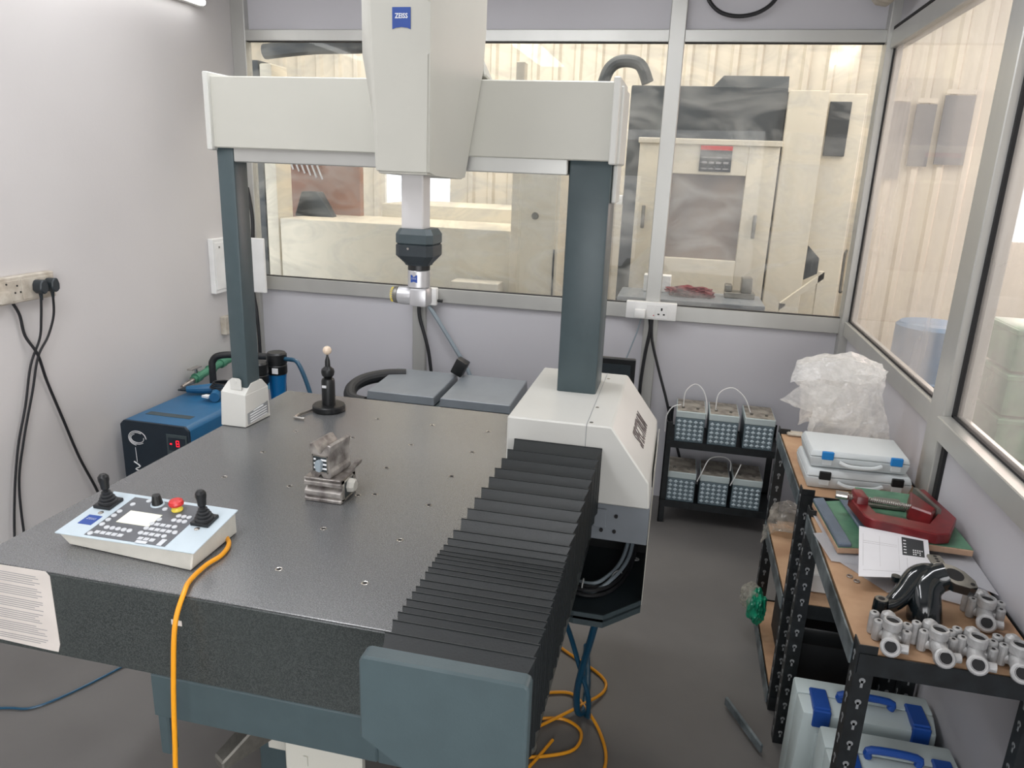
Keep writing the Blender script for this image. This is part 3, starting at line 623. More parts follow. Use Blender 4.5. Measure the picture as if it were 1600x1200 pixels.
# ------------------------------------------------------------------ left wall
sb = thing('socket_strip', 'yellowed wall socket strip with two black plugs on the left wall', 'socket', (XL, 2.3, 1.15))
MB().box(XL, XL + .03, 2.13, 2.458, 1.150, 1.25, .004).build('box', 'ivory', sb)
MB().box(XL + .03, XL + .033, 2.14, 2.29, 1.16, 1.236, .001).box(XL + .03, XL + .033, 2.30, 2.45, 1.16, 1.236, .001).build('face_plate', 'ivory', sb)
for y, z in ((2.28, 1.215), (2.268, 1.19), (2.292, 1.19), (2.235, 1.225)): MB().cyl((XL + .0325, y, z), (XL + .0345, y, z), .0035, 10).build('socket_hole', 'bore', sb)
MB().box(XL + .03, XL + .06, 2.18, 2.23, 1.16, 1.205, .006).build('white_adapter', 'ivory', sb, 'white plug adapter')
for i, (y, lab) in enumerate(((2.362, 'black plug on the left socket of the wall strip'), (2.417, 'black plug at the right end of the wall strip'))):
    p = thing('power_plug', lab, 'plug', (XL + .034, y, 1.17), 'black plugs in the wall strip')
    MB().prism([(y - .02, 1.19), (y - .018, 1.215), (y - .008, 1.228), (y + .012, 1.228), (y + .020, 1.205), (y + .018, 1.185), (y + .006, 1.175), (y - .006, 1.175)], 0, XL + .034, XL + .075, .004).build('plug_body', 'dark', p)
    MB().cyl((XL + .052, y, 1.178), (XL + .05, y + .002, 1.150), .0075, 12, .005).build('strain_relief', 'dark', p)
w0 = XL + .05
cabs = [([(w0, 2.362, 1.155), (w0 - .01, 2.36, 1.08), (w0 - .02, 2.35, 1.0), (w0 - .03, 2.30, .90), (w0 - .03, 2.25, .75), (w0 - .03, 2.19, .60), (w0 - .03, 2.14, .40), (w0 - .03, 2.11, .20), (w0 - .02, 2.1, .008)], 'black cable from the left plug hanging down to the floor', .0045),
        ([(w0, 2.419, 1.155), (w0 - .01, 2.42, 1.08), (w0 - .02, 2.39, 1.0), (w0 - .02, 2.33, .93), (w0 - .028, 2.29, .80), (w0 - .03, 2.22, .62), (w0 - .03, 2.17, .45), (w0 - .02, 2.15, .2), (w0, 2.14, .008)], 'black cable from the right plug crossing the others on the wall', .0045),
        ([(XL + .012, 2.27, 1.150), (XL + .015, 2.29, 1.10), (XL + .015, 2.30, 1.02), (XL + .03, 2.33, .94), (XL + .015, 2.37, .82), (XL + .015, 2.42, .65), (XL + .015, 2.48, .45), (XL + .02, 2.55, .26), (XL + .03, 2.60, .05), (XL + .05, 2.63, .01)], 'thicker black cable from under the strip slanting right to the floor', .0055)]
for pts, lab, r_ in cabs: tag(MB().tube(pts, r_, 8).build('wall_cable', 'cable_k'), lab, 'cable')
# distribution box
db = thing('distribution_box', 'flat white electrical box on the left wall behind the outer column', 'electrical box', (XL, 3.57, 1.0))
MB().box(XL, XL + .03, 3.50, 3.64, 1.0, 1.29, .003).build('box_body', 'wplastic', db)
MB().box(XL + .03, XL + .034, 3.51, 3.60, 1.02, 1.27, .002).build('box_door', 'wplastic', db)
MB().box(XL + .034, XL + .036, 3.545, 3.555, 1.24, 1.25).build('screw', 'machined', db)
tag(MB().box(-2.41, -2.235, 3.72, 3.74, .985, 1.285, .003).build('panel_door', 'wplastic'), 'open white panel door right of the outer column, below the window', 'panel')
tag(MB().box(XL, XL + .035, 3.56, 3.63, .765, .865, .003).build('junction_box', 'ivory'), 'small cream junction box low on the left wall by the corner', 'junction box')
tag(MB().tube([(-2.36, 3.80, 1.55), (-2.34, 3.80, 1.40), (-2.345, 3.80, 1.25), (-2.36, 3.8, .99), (-2.34, 3.79, .85), (-2.335, 3.79, .6), (-2.36, 3.79, .3)], .010, 8).build('corner_cable', 'cable_k'), 'thick black cable running down the left corner post', 'cable')
# tube light at the top
tl = thing('tube_light', 'lit white tube light high on the left wall at the top edge', 'lamp', (XL, 2.9, 2.38))
MB().box(XL, XL + .04, 2.35, 3.56, 2.405, 2.455, .004).build('fitting', 'wplastic', tl)
MB().cyl((XL + .055, 2.38, 2.42), (XL + .055, 3.53, 2.42), .014, 14).build('glowing_tube', 'tube', tl)
# air dryer
dr = thing('air_dryer', 'blue air dryer cabinet with dark front and red display beside the left wall', 'dryer', (-2.19, 2.9, 0))
x0, x1, ya, yz, zt = -2.385, -2.035, 2.70, 3.32, .555
MB().prism([(x0, .03), (x0, zt - .02), (x0 + .02, zt), (x1 - .02, zt), (x1, zt - .02), (x1, .03)], 1, ya + .012, yz, .002).build('cabinet_shell', 'blue', dr)
MB().prism([(x0, .03), (x0, zt - .02), (x0 + .02, zt), (x1 - .02, zt), (x1, zt - .02), (x1, .03)], 1, ya, ya + .012, .002).build('front_panel', 'navy', dr)
for x in (x0 + .04, x1 - .04):
    for y in (ya + .06, yz - .06): MB().cyl((x, y, 0), (x, y, .032), .018, 12).build('foot', 'rubber', dr)
cp_ = MB().box(-2.15, -2.045, ya - .004, ya, .33, .515, .002).build('control_panel', 'dark2', dr)
MB().box(-2.138, -2.055, ya - .006, ya - .004, .44, .50).build('display_window', 'navy', cp_)
r = MB()
for zz in (.462, .475, .488): r.box(-2.098, -2.084, ya - .0075, ya - .006, zz - .0015, zz + .0015)
for xx in (-2.098, -2.0845): r.box(xx - .001, xx + .001, ya - .0075, ya - .006, .462, .488)
r.box(-2.13, -2.12, ya - .0075, ya - .006, .468, .474)
r.build('red_digit', 'redled', cp_)
MB().box(-2.11, -2.08, ya - .012, ya - .004, .375, .42, .003).build('power_rocker', 'greenl', cp_)
r = MB()
for k in range(3):
    q = [( -2.30 + (.045 - k * .006) * math.cos(a), ya - .002, .475 + (.035 - k * .007) * math.sin(a)) for a in [x * .5 + k for x in range(10)]]
    r.tube(q, .0018, 5, 2)
r.tube([(-2.315, ya - .002, .43), (-2.313, ya - .002, .36)], .0015, 5, 1).tube([(-2.33, ya - .002, .36), (-2.30, ya - .002, .34), (-2.325, ya - .002, .325), (-2.295, ya - .002, .315)], .003, 5, 3)
r.build('white_emblem', 'letter', dr)
MB().box(-2.33, -2.10, 2.80, 2.84, zt, zt + .0012).build('top_label', 'dark2', dr)
# heat gun + cord on top
hg = thing('hand_tool', 'small blue corded hand tool lying on top of the air dryer', 'tool', (-2.22, 3.15, zt))
MB().tube([(-2.34, 3.12, zt + .028), (-2.28, 3.14, zt + .03), (-2.20, 3.18, zt + .032)], lambda t: .016 + .012 * t, 12).build('tool_body', 'blue', hg)
MB().tube([(-2.21, 3.17, zt + .034), (-2.17, 3.12, zt + .03), (-2.14, 3.05, zt + .026)], .024, 12).build('tool_handle', 'blue', hg)
MB().cyl((-2.38, 3.105, zt + .024), (-2.34, 3.12, zt + .028), .004, 8, .012).build('tool_nozzle', 'dark', hg)
MB().prism([(-2.21, 3.05), (-2.17, 3.04), (-2.165, 3.07), (-2.20, 3.075)], 2, zt + .02, zt + .03).build('tool_tag', 'letter', hg)
r = MB()
for k in range(4):
    q = [(-2.15 + (.07 - k * .006) * math.cos(a), 3.15 + (.05 - k * .005) * math.sin(a), zt + .05 + .008 * k) for a in [x * .7 for x in range(10)]]; r.tube(q, .004, 6, 3)
r.build('coiled_cord', 'cable_k', hg)
# black elbow hose, green pipe with valve, filters
tag(MB().tube([(-2.285, 3.26, zt + .004), (-2.285, 3.26, .66), (-2.283, 3.265, .70), (-2.25, 3.28, .728), (-2.15, 3.33, .728), (-1.95, 3.38, .72)], .0175, 14, 5).build('elbow_hose', 'rubber'), 'black hose rising from the air dryer and bending right behind the outer column', 'hose')
gp = thing('green_pipe', 'green water pipe with brass valve slanting along the left wall', 'pipe', (-2.38, 3.4, .6))
MB().tube([(-2.375, 3.22, .60), (-2.375, 3.42, .625), (-2.37, 3.62, .64)], .020, 12, 1).build('pipe_run', 'green', gp)
for y in (3.24, 3.36, 3.46): MB().cyl((-2.375, y, .602 + (y - 3.22) * .11), (-2.375, y + .035, .606 + (y - 3.22) * .11), .026, 14).build('pipe_coupling', 'green', gp)
MB().cyl((-2.375, 3.13, .588), (-2.375, 3.23, .60), .009, 12, .016).build('brass_tap', 'steel', gp)
MB().box(-2.39, -2.36, 3.20, 3.28, .655, .662).cyl((-2.375, 3.25, .62), (-2.375, 3.25, .66), .008, 8).build('valve_lever', 'chrome', gp)
rg = thing('pressure_regulator', 'pale blue regulator with black knob left of the outer column', 'regulator', (-2.02, 3.30, .56))
MB().cyl((-2.02, 3.30, .57), (-2.02, 3.30, .63), .030, 20).build('regulator_body', mat('sky_blue_cap', (92, 158, 186), .4), rg)
MB().cyl((-2.02, 3.30, .63), (-2.02, 3.30, .655), .014, 12).build('regulator_knob', 'black', rg)
for i, (x, y, z, lab) in enumerate(((-1.845, 2.97, .50, 'blue air filter bowl with black cap, nearer the outer column'), (-1.80, 3.06, .53, 'blue air filter bowl with black cap and blue hose, right of the pair'))):
    f = thing('air_filter', lab, 'filter', (x, y, z), 'air filters behind the granite table')
    MB().lathe([(.010, z), (.030, z + .03), (.042, z + .20), (.043, z + .205)], (x, y, 0), n=24).build('filter_bowl', 'filt', f)
    MB().lathe([(.045, z + .205), (.047, z + .21), (.047, z + .245), (.044, z + .25), (.047, z + .255), (.047, z + .30), (.040, z + .308)], (x, y, 0), n=24).build('filter_cap', 'black', f)
    MB().box(x + .002, x + .03, y - .050, y - .044, z + .215, z + .24).build('filter_label', 'letter', f)
    MB().cyl((x, y, z - .03), (x, y, z + .002), .007, 8).build('drain_cock', 'black', f)
MB_ = MB().tube([(-1.755, 3.055, .81), (-1.71, 3.05, .81)], .01, 10, 1)
tag(MB_.tube([(-1.72, 3.05, .812), (-1.68, 3.04, .80), (-1.63, 3.02, .72), (-1.59, 3.0, .62), (-1.57, 2.99, .5), (-1.56, 2.98, .3), (-1.56, 2.98, .01)], .010, 10).build('filter_hose', 'hose_b'), 'blue hose curving down from the right-hand air filter', 'hose')
tag(MB().tube([(-1.80, 2.98, .60), (-1.66, 2.95, .635), (-1.50, 2.88, .645), (-1.35, 2.80, .66), (-1.20, 2.72, .68), (-1.10, 2.66, .67)], .008, 8).build('supply_tube', 'teal'), 'thin teal air tube crossing behind the granite table', 'hose')
# valve stand under the filters
tag(MB().cyl((-1.82, 3.15, 0), (-1.82, 3.15, .72), .012, 10).lathe([(.06, 0), (.06, .01), (.012, .02)], (-1.82, 3.15, 0)).build('filter_post', 'rubber'), 'black post carrying the blue air filters', 'post')

# ------------------------------------------------------------------ behind the machine: control cabinet
dk = thing('control_cabinet', 'low grey cabinet with two flat lids behind the granite table', 'cabinet', (-1.0, 3.2, 0))
MB().box(-1.37, -.64, 3.03, 3.42, .02, .655, .006).build('cabinet_body', 'steelgrey', dk)
for a, b_ in ((-1.345, -1.018), (-.995, -.665)): MB().hexa([V(p) for p in ((a, 3.045, .66), (b_, 3.045, .66), (b_, 3.42, .66), (a, 3.42, .66), (a + .004, 3.05, .70), (b_ - .004, 3.05, .70), (b_ - .004, 3.42, .715), (a + .004, 3.42, .715))], .003).build('lid', 'lid', dk)
MB().box(-1.36, -.65, 2.965, 3.035, .56, .662, .010).build('front_rail', 'steelgrey', dk)
for x in (-1.22, -1.16, -.89, -.83): MB().box(x - .002, x + .002, 2.960, 2.966, .60, .64).build('rail_clip', 'chrome', dk)
MB().tube([(-1.27, 3.36, .70), (-1.36, 3.32, .70), (-1.44, 3.24, .69), (-1.465, 3.15, .67), (-1.43, 3.07, .645), (-1.35, 3.045, .64)], .030, 14, 6).build('side_hose', 'rubber', dk)
tag(MB().box(-1.03, -.97, 3.36, 3.42, .72, .80, .006, rot=(0, .45, 0)).build('probe_case', 'black'), 'small black case standing tilted behind the grey lids', 'case')
mo = thing('monitor', 'black monitor edge showing behind the slate drive column', 'monitor', (-.25, 3.3, .5))
MB().box(-.50, -.15, 3.30, 3.33, .62, .895, .004).build('bezel', 'black', mo)
MB().box(-.48, -.17, 3.297, 3.301, .64, .868).build('screen', 'dark', mo)
MB().box(-.36, -.28, 3.31, 3.34, .05, .64, .004).box(-.42, -.22, 3.25, 3.45, .0, .05, .004).build('monitor_stand', 'black', mo)
# ------------------------------------------------------------------ back wall fittings
sw = thing('socket_outlet', 'white wall socket plate with a plug on the window sill left of the battery rack', 'socket', (-.12, YB - .06, .99))
ys_ = YB - .052
MB().box(-.245, .008, ys_ - .02, YB - .03, .992, 1.08, .005).build('socket_plate', 'wplastic', sw)
MB().box(-.20, -.145, ys_ - .055, ys_ - .02, 1.0, 1.045, .006).build('plug_top', 'wplastic', sw)
MB().box(-.095, -.035, ys_ - .0215, ys_ - .019, 1.0, 1.068, .001).build('socket_face', 'wplastic', sw)
for x, z, a, b_ in ((-.066, 1.048, .004, .007), (-.08, 1.022, .005, .0035), (-.053, 1.022, .005, .0035)): MB().box(x - a, x + a, ys_ - .0225, ys_ - .021, z - b_, z + b_).build('pin_hole', 'bore', sw)
MB().box(-.14, -.10, ys_ - .0225, ys_ - .0195, 1.0, 1.068, .001).build('switch_rocker', 'wplastic', sw)
MB().cyl((-.104, ys_ - .023, 1.015), (-.104, ys_ - .021, 1.015), .003).build('red_mark', 'red', sw)
sw2 = thing('socket_outlet', 'small white socket box on the sill behind the probe head', 'socket', (-1.3, YB - .06, .97))
MB().box(-1.42, -1.262, YB - .075, YB - .03, .975, 1.07, .008).build('box_body', 'wplastic', sw2)
MB().cyl((-1.262, YB - .05, 1.0), (-1.235, YB - .05, 1.0), .008, 10).build('gland', 'black', sw2)
yw = YB - .05
tag(MB().tube([(-1.37, yw, .975), (-1.365, yw, .90), (-1.335, yw, .80), (-1.31, yw, .70), (-1.29, yw, .55)], .010, 8).build('sill_cable', 'cable_k'), 'black cable dropping from the small socket box behind the probe', 'cable')
tag(MB().tube([(-1.31, yw, .965), (-1.25, yw, .88), (-1.17, yw, .76), (-1.08, yw, .62), (-1.04, yw, .50)], .012, 8).build('flex_conduit', 'hose_g'), 'pale grey conduit slanting down right behind the probe', 'conduit')
tag(MB().tube([(-.165, yw, .995), (-.18, yw, .92), (-.21, yw, .82), (-.24, yw, .72)], .004, 8).build('plug_lead', 'hose_g'), 'thin grey lead running left down from the white socket plate', 'cable')
tag(MB().tube([(-.12, yw, .99), (-.115, yw, .93), (-.13, yw, .80), (-.14, yw, .62), (-.13, yw, .45)], .009, 8).build('socket_cable', 'cable_k'), 'black cable hanging straight below the white socket plate', 'cable')
tag(MB().tube([(-.11, yw, .99), (-.10, yw, .88), (-.05, yw, .72), (.0, yw - .02, .58), (.04, yw - .04, .45), (.08, yw - .04, .33), (.12, yw, .2)], .007, 8).build('rack_cable', 'cable_k'), 'black cable slanting from the white socket plate down behind the battery rack', 'cable')
tag(MB().tube([(-.005, yw + .02, 2.60), (.0, yw + .02, 2.50), (.06, yw + .02, 2.43), (.155, yw + .02, 2.408), (.25, yw + .02, 2.43), (.31, yw + .02, 2.49), (.32, yw + .02, 2.6)], .009, 8).build('hanging_cable', 'cable_k'), 'black cable loop hanging at the top of the back partition', 'cable')
cmr = thing('wall_device', 'beige ceiling-mounted unit at the top right corner', 'device', (.70, 3.6, 2.41))
MB().prism([(.665, 2.60), (.66, 2.45), (.69, 2.418), (.735, 2.41), (.77, 2.44), (.775, 2.60)], 1, 3.50, 3.68, .006).build('device_body', 'ivory', cmr)
MB().box(.735, .765, 3.49, 3.5, 2.43, 2.6, .002).build('device_vent', 'shell', cmr)
hdl = MB().tube([(.765, 3.83, 1.39), (.755, 3.79, 1.388), (.752, 3.785, 1.36), (.755, 3.785, 1.22), (.757, 3.79, 1.198), (.77, 3.83, 1.195)], .006, 8, 4)
tag(hdl.build('pull_handle', 'machined'), 'bent metal pull handle on the right corner post', 'handle')

# ------------------------------------------------------------------ battery rack
rk = thing('battery_rack', 'black two-shelf steel rack holding grey batteries by the back wall', 'rack', (.28, 3.65, 0))
for x in (.015, .535):
    for y in (3.55, 3.80):
        s_ = 1 if y < 3.7 else -1; MB().box(x, x + .03, y, y + .004, 0, .54 if x < .3 else .5).box(x if x < .3 else x + .026, (x if x < .3 else x + .026) + .004, y, y + s_ * .03 if s_ > 0 else y + .004, 0, .54 if x < .3 else .5).build('rack_post', 'rack', rk)
for z in (.09, .41):
    MB().box(.02, .56, 3.545, 3.549, z, z + .035).box(.02, .56, 3.549, 3.80, z + .022, z + .027).box(.02, .56, 3.80, 3.804, z, z + .035).build('rack_shelf', 'rack', rk)
def battery():
    t = thing('lead_battery', 'x', 'battery', (0, 0, 0), 'batteries on the black rack')
    MB().box(0, .138, 0, .21, 0, .125, .003).build('battery_case', 'batt', t)
    MB().box(-.002, .140, -.002, .212, .125, .158, .003).build('battery_lid', 'ccase2', t)
    MB().box(.003, .135, .004, .206, .158, .1595).build('lid_top', 'battt', t)
    for x in (.03, .10): MB().cyl((x, .05, .1595), (x, .05, .168), .007, 10).build('terminal', 'machined', t)
    r = MB(); n = 5; dx = .132 / n; dz = .11 / 5
    for i in range(n):
        for j in range(5):
            x = .003 + dx * (i + .5); z = .008 + dz * (j + .5)
            vs = [(x - dx * .44, -.0005, z), (x, -.0005, z - dz * .44), (x + dx * .44, -.0005, z), (x, -.0005, z + dz * .44), (x, -.0035, z)]
            r._add(vs, [(0, 1, 4), (1, 2, 4), (2, 3, 4), (3, 0, 4), (3, 2, 1, 0)])
    r.build('diamond_pattern', 'battdia', t, kind='stuff')
    return t
b0 = battery()
bl_ = [(.057, 3.565, .438, 'left battery on the upper rack shelf'), (.215, 3.565, .438, 'middle battery on the upper rack shelf'), (.382, 3.565, .438, 'right battery on the upper rack shelf, next to the bench'),
       (.045, 3.565, .118, 'left battery on the lower rack shelf'), (.205, 3.565, .118, 'middle battery on the lower rack shelf'), (.362, 3.565, .118, 'right battery on the lower rack shelf')]
for i, (x, y, z, l) in enumerate(bl_):
    if i == 0: b0.location = (x, y, z); b0['label'] = 'grey ' + l
    else: dup(b0, (x, y, z), label='grey ' + l)
def wire(pts, lab, r_=.0028): tag(MB().tube(pts, r_, 6).build('battery_wire', 'wplastic'), lab, 'wire')
wire([(.087, 3.615, .605), (.09, 3.62, .68), (.13, 3.63, .72), (.17, 3.62, .70), (.195, 3.615, .64), (.203, 3.60, .56)], 'white wire arching from the left to the middle upper battery')
wire([(.245, 3.615, .605), (.24, 3.60, .62), (.25, 3.62, .69), (.31, 3.63, .72), (.37, 3.62, .68), (.405, 3.615, .61)], 'white wire arching from the middle to the right upper battery')
wire([(.01, 3.60, .47), (.01, 3.60, .55), (.035, 3.605, .60), (.075, 3.612, .615)], 'white wire bending over the left end of the rack')
wire([(.19, 3.56, .24), (.21, 3.555, .30), (.24, 3.58, .36), (.30, 3.6, .37), (.34, 3.6, .35), (.345, 3.6, .30)], 'white wire above the middle lower battery')
wire([(.35, 3.56, .24), (.37, 3.555, .30), (.39, 3.58, .35)], 'short white wire beside the right lower battery')

# ------------------------------------------------------------------ slotted-angle benches on the right
def key_slots(b, x, y0_, z0, z1, face):
    z = z0
    while z < z1:
        b._holes.append((x, y0_, z)); z += .05
def angle_post(name, x, y, z0, z1, parent, holes=True):
    """L-section post opening to +x,+y; corner at (x, y)"""
    p = MB().box(x, x + .038, y, y + .003, z0, z1).box(x, x + .003, y + .003, y + .038, z0, z1).build('slotted_post', 'rack', parent)
    if holes:
        r = MB(); z = z1 - .03
        while z > z0 + .03:
            r.cyl((x + .019, y - .0006, z), (x + .019, y + .0004, z), .0065, 10); r.box(x + .0165, x + .0215, y - .0006, y + .0004, z - .017, z)
            r.cyl((x - .0006, y + .019, z), (x + .0004, y + .019, z), .0065, 10); r.box(x - .0006, x + .0004, y + .0165, y + .0215, z - .017, z)
            z -= .052
        r.build('keyhole_slots', 'silverprint', p, kind='stuff')
    return p
def bench(label, x0, x1, ya, yb_, shelves, loc):
    t = thing('workbench', label, 'bench', loc, None)
    for x in (x0, x1 - .038):
        for y in (ya, yb_ - .003):
            angle_post('slotted_post', x, y if y == ya else yb_ - .038, 0, .80, t, True)
    for z in shelves:
        MB().box(x0 + .006, x1 - .004, ya + .006, yb_ - .006, z - .012, z).build('shelf_board', 'board', t)
        MB().box(x0 + .004, x1, ya - .004, ya - .001, z - .045, z + .002).box(x0 + .004, x1, ya - .001, ya + .02, z - .045, z - .042).box(x1, x1 + .003, ya, yb_, z - .045, z + .002).box(x0 + .004, x1, yb_ + .001, yb_ + .004, z - .045, z + .002).build('shelf_beam', 'rack', t)
        MB().box(x0 - .005, x0 - .001, ya + .03, yb_ - .03, z - .045, z + .003).build('side_beam', 'rackedge', t)
    return t
BZ = .78
bench('black slotted-steel bench in front, hardboard top under papers and castings', .43, .795, 1.435, 2.12, (BZ,), (.61, 1.8, 0))
bench('black slotted-steel bench at the back, hardboard top under the white cases', .43, .795, 2.235, 2.85, (BZ, .41, .05), (.61, 2.5, 0))
# things on the benches
def case(name, label, x0, x1, y0, y1, z0, z1, mt, lm, skew=0):
    t = thing(name, label, 'case', ((x0 + x1) / 2, (y0 + y1) / 2, z0))
    zm = (z0 + z1) / 2 + .008
    MB().hexa([V(p) for p in ((x0 + .008, y0 + .008, z0), (x1 - .008, y0 + .008 + skew, z0), (x1 - .008, y1 - .008, z0), (x0 + .008, y1 - .008, z0), (x0, y0, zm), (x1, y0 + skew, zm), (x1, y1, zm), (x0, y1, zm))], .005).build('case_base', mt, t)
    MB().hexa([V(p) for p in ((x0, y0, zm + .001), (x1, y0 + skew, zm + .001), (x1, y1, zm + .001), (x0, y1, zm + .001), (x0 + .008, y0 + .008, z1), (x1 - .008, y0 + .008 + skew, z1), (x1 - .008, y1 - .008, z1), (x0 + .008, y1 - .008, z1))], .005).build('case_lid', mt, t)
    for f_ in (.12, .80):
        xa = x0 + (x1 - x0) * f_; ya_ = y0 + skew * f_
        MB().box(xa, xa + .034, ya_ - .006, ya_ + .004, zm - .006, zm + .020, .002).build('case_latch', lm, t)
        MB().box(xa + .003, xa + .031, ya_ - .004, ya_ + .004, zm - .024, zm - .006, .001).build('latch_seat', mt, t)
    xa, xb = x0 + (x1 - x0) * .30, x0 + (x1 - x0) * .72
    MB().tube([(xa, y0 - .002 + skew * .3, zm - .012), (xa + .03, y0 - .010 + skew * .3, zm - .020), (xb - .03, y0 - .010 + skew * .7, zm - .020), (xb, y0 - .002 + skew * .7, zm - .012)], .007, 8, 4).build('case_handle', mt, t)
    return t
case('tool_case', 'pale grey case with two bright blue latches, upper case at the back bench', 452e-3, .745, 2.315, 2.515, .845, .90, 'ccase', 'latchb', .012)
case('tool_case', 'pale grey case with black latches, under the blue-latched case', 448e-3, .757, 2.30, 2.53, BZ + .001, .842, 'ccase', 'black', .012)
tag(MB().box(.455, .515, 2.79, 2.83, BZ + .001, BZ + .012, .004).build('cream_block', 'ivory'), 'small cream plastic block at the back left of the bench', 'block')
# bubble wrap: crumpled sheet
def crumple(name, mt, grid, seed, th=.012):
    """grid: rows of 3D points; subdivided and displaced"""
    rnd = random.Random(seed); b = MB(); nr = len(grid); nc = len(grid[0]); S = 12
    def samp(u, v):
        i = min(int(u), nr - 2); j = min(int(v), nc - 2); a, c = u - i, v - j
        f = lambda t: t * t * (3 - 2 * t)
        a, c = f(a) * .4 + a * .6, f(c) * .4 + c * .6
        return V(grid[i][j]) * (1 - a) * (1 - c) + V(grid[i + 1][j]) * a * (1 - c) + V(grid[i][j + 1]) * (1 - a) * c + V(grid[i + 1][j + 1]) * a * c
    def disp(p):
        q = p + V((seed * 3.1, 0, 0))
        return p + noise.noise_vector(q * 11) * th * 1.6 + noise.noise_vector(q * 32) * th * .8 + noise.noise_vector(q * 90) * th * .25
    R, Cc = (nr - 1) * S + 1, (nc - 1) * S + 1
    vs = [[b.b.verts.new(disp(samp(i / S, j / S))) for j in range(Cc)] for i in range(R)]
    for i in range(R - 1):
        for j in range(Cc - 1): b.b.faces.new((vs[i][j], vs[i + 1][j], vs[i + 1][j + 1], vs[i][j + 1]))
    return b.build(name, mt)
bubble = thing('bubble_wrap', 'crumpled translucent bubble wrap heaped on the back bench', 'bubble wrap', (.6, 2.66, .79))
def badd(grid, seed, th=.008, mt='poly'):
    o = crumple('wrap_fold', mt, grid, seed, th); o.location = o.location - V((.6, 2.66, .79)); o.parent = bubble
badd([[(.49, 2.60, .80), (.58, 2.585, .83), (.68, 2.59, .83), (.765, 2.61, .83)], [(.485, 2.59, .92), (.58, 2.57, .92), (.68, 2.575, .92), (.74, 2.60, .92)], [(.485, 2.60, 1.0), (.58, 2.57, 1.01), (.66, 2.59, 1.03), (.71, 2.61, 1.02)],
      [(.42, 2.62, 1.04), (.52, 2.58, 1.08), (.64, 2.58, 1.09), (.71, 2.62, 1.08)], [(.43, 2.66, 1.09), (.52, 2.62, 1.125), (.62, 2.64, 1.13), (.70, 2.66, 1.12)], [(.46, 2.74, 1.09), (.53, 2.74, 1.12), (.62, 2.75, 1.12), (.69, 2.75, 1.09)], [(.49, 2.82, .82), (.55, 2.84, .83), (.65, 2.84, .83), (.74, 2.83, .82)]], 3)
badd([[(.385, 2.62, .965), (.44, 2.60, 1.02), (.43, 2.61, 1.05)], [(.44, 2.60, .945), (.49, 2.575, .99), (.52, 2.57, 1.05)], [(.50, 2.60, .935), (.54, 2.57, .98), (.58, 2.57, 1.04)]], 5, .006)
badd([[(.41, 2.61, 1.035), (.42, 2.63, 1.09), (.44, 2.68, 1.10)], [(.50, 2.565, 1.07), (.50, 2.60, 1.12), (.51, 2.67, 1.13)], [(.60, 2.56, 1.06), (.60, 2.60, 1.135), (.60, 2.68, 1.14)], [(.69, 2.60, 1.06), (.715, 2.62, 1.10), (.69, 2.68, 1.12)]], 8, .006)
badd([[(.475, 2.575, .80), (.47, 2.55, .86), (.475, 2.575, .93)], [(.50, 2.585, .80), (.50, 2.565, .87), (.50, 2.575, .93)]], 9, .010)
# surface plates and clamp
def plate(label, pts, z0, z1, ribs):
    t = thing('surface_plate', label, 'plate', (.62, 2.05, z0))
    c = [V(p) for p in pts]
    MB().hexa([V((p.x, p.y, z0)) for p in c] + [V((p.x, p.y, z1)) for p in c], .002).build('plate_body', 'tan', t)
    i = [c[0].lerp(c[2], .006), c[1].lerp(c[3], .006), c[2].lerp(c[0], .006), c[3].lerp(c[1], .006)]
    MB().hexa([V((p.x, p.y, z1 + .0002)) for p in i] + [V((p.x, p.y, z1 + .0018)) for p in i]).build('green_face', 'greenp', t)
    for f0, f1, h in ribs:
        a, b_ = c[0].lerp(c[1], f0), c[0].lerp(c[1], f1); d, e = c[3].lerp(c[2], f0), c[3].lerp(c[2], f1)
        q = [a, b_, e, d]; MB().hexa([V((p.x, p.y, z1 + .002)) for p in q] + [V((p.x, p.y, z1 + h)) for p in q], .003).build('edge_rib', 'bluep', t)
    return t
plate('green-faced plate with two blue-grey ribs, leaning left of the clamp', [(.465, 1.86), (.60, 1.89), (.57, 2.19), (.445, 2.14)], BZ + .006, BZ + .022, ((0, .25, .014), (.62, .82, .012)))
plate('wide green-faced plate lying under the red clamp', [(.565, 1.905), (.79, 1.90), (.785, 2.23), (.575, 2.24)], BZ + .027, BZ + .044, ())
cl = thing('bar_clamp', 'dark red cast clamp with steel screw lying on the green plate', 'clamp', (.62, 2.02, BZ + .046))
zc = BZ + .047
MB().prism([(.525, 2.085), (.56, 2.09), (.572, 1.985), (.70, 1.955), (.748, 2.04), (.735, 2.20), (.755, 2.205), (.782, 2.02), (.735, 1.915), (.70, 1.90), (.56, 1.94), (.542, 1.96)], 2, zc, zc + .030, .003).build('clamp_frame', 'clampred', cl)
MB().hexa([V(p) for p in ((.665, 2.035, zc + .002), (.715, 1.99, zc + .002), (.74, 2.04, zc + .002), (.70, 2.16, zc + .002), (.67, 2.035, zc + .042), (.715, 2.0, zc + .042), (.735, 2.04, zc + .042), (.70, 2.15, zc + .042))], .004).build('moving_jaw', 'clampred', cl)
MB().hexa([V(p) for p in ((.735, 2.035, zc + .004), (.745, 2.03, zc + .004), (.722, 2.17, zc + .004), (.712, 2.17, zc + .004), (.735, 2.035, zc + .045), (.745, 2.03, zc + .045), (.722, 2.17, zc + .045), (.712, 2.17, zc + .045))]).build('jaw_face', 'machined', cl)
pr = []; n = 34
for k in range(n): pr += [(.0085, k * .005), (.0068, k * .005 + .0025)]
MB().lathe(pr, (.52, 2.07, zc + .034), (.69 - .52, 2.045 - 2.07, 0), 12).build('clamp_screw', 'chrome', cl)
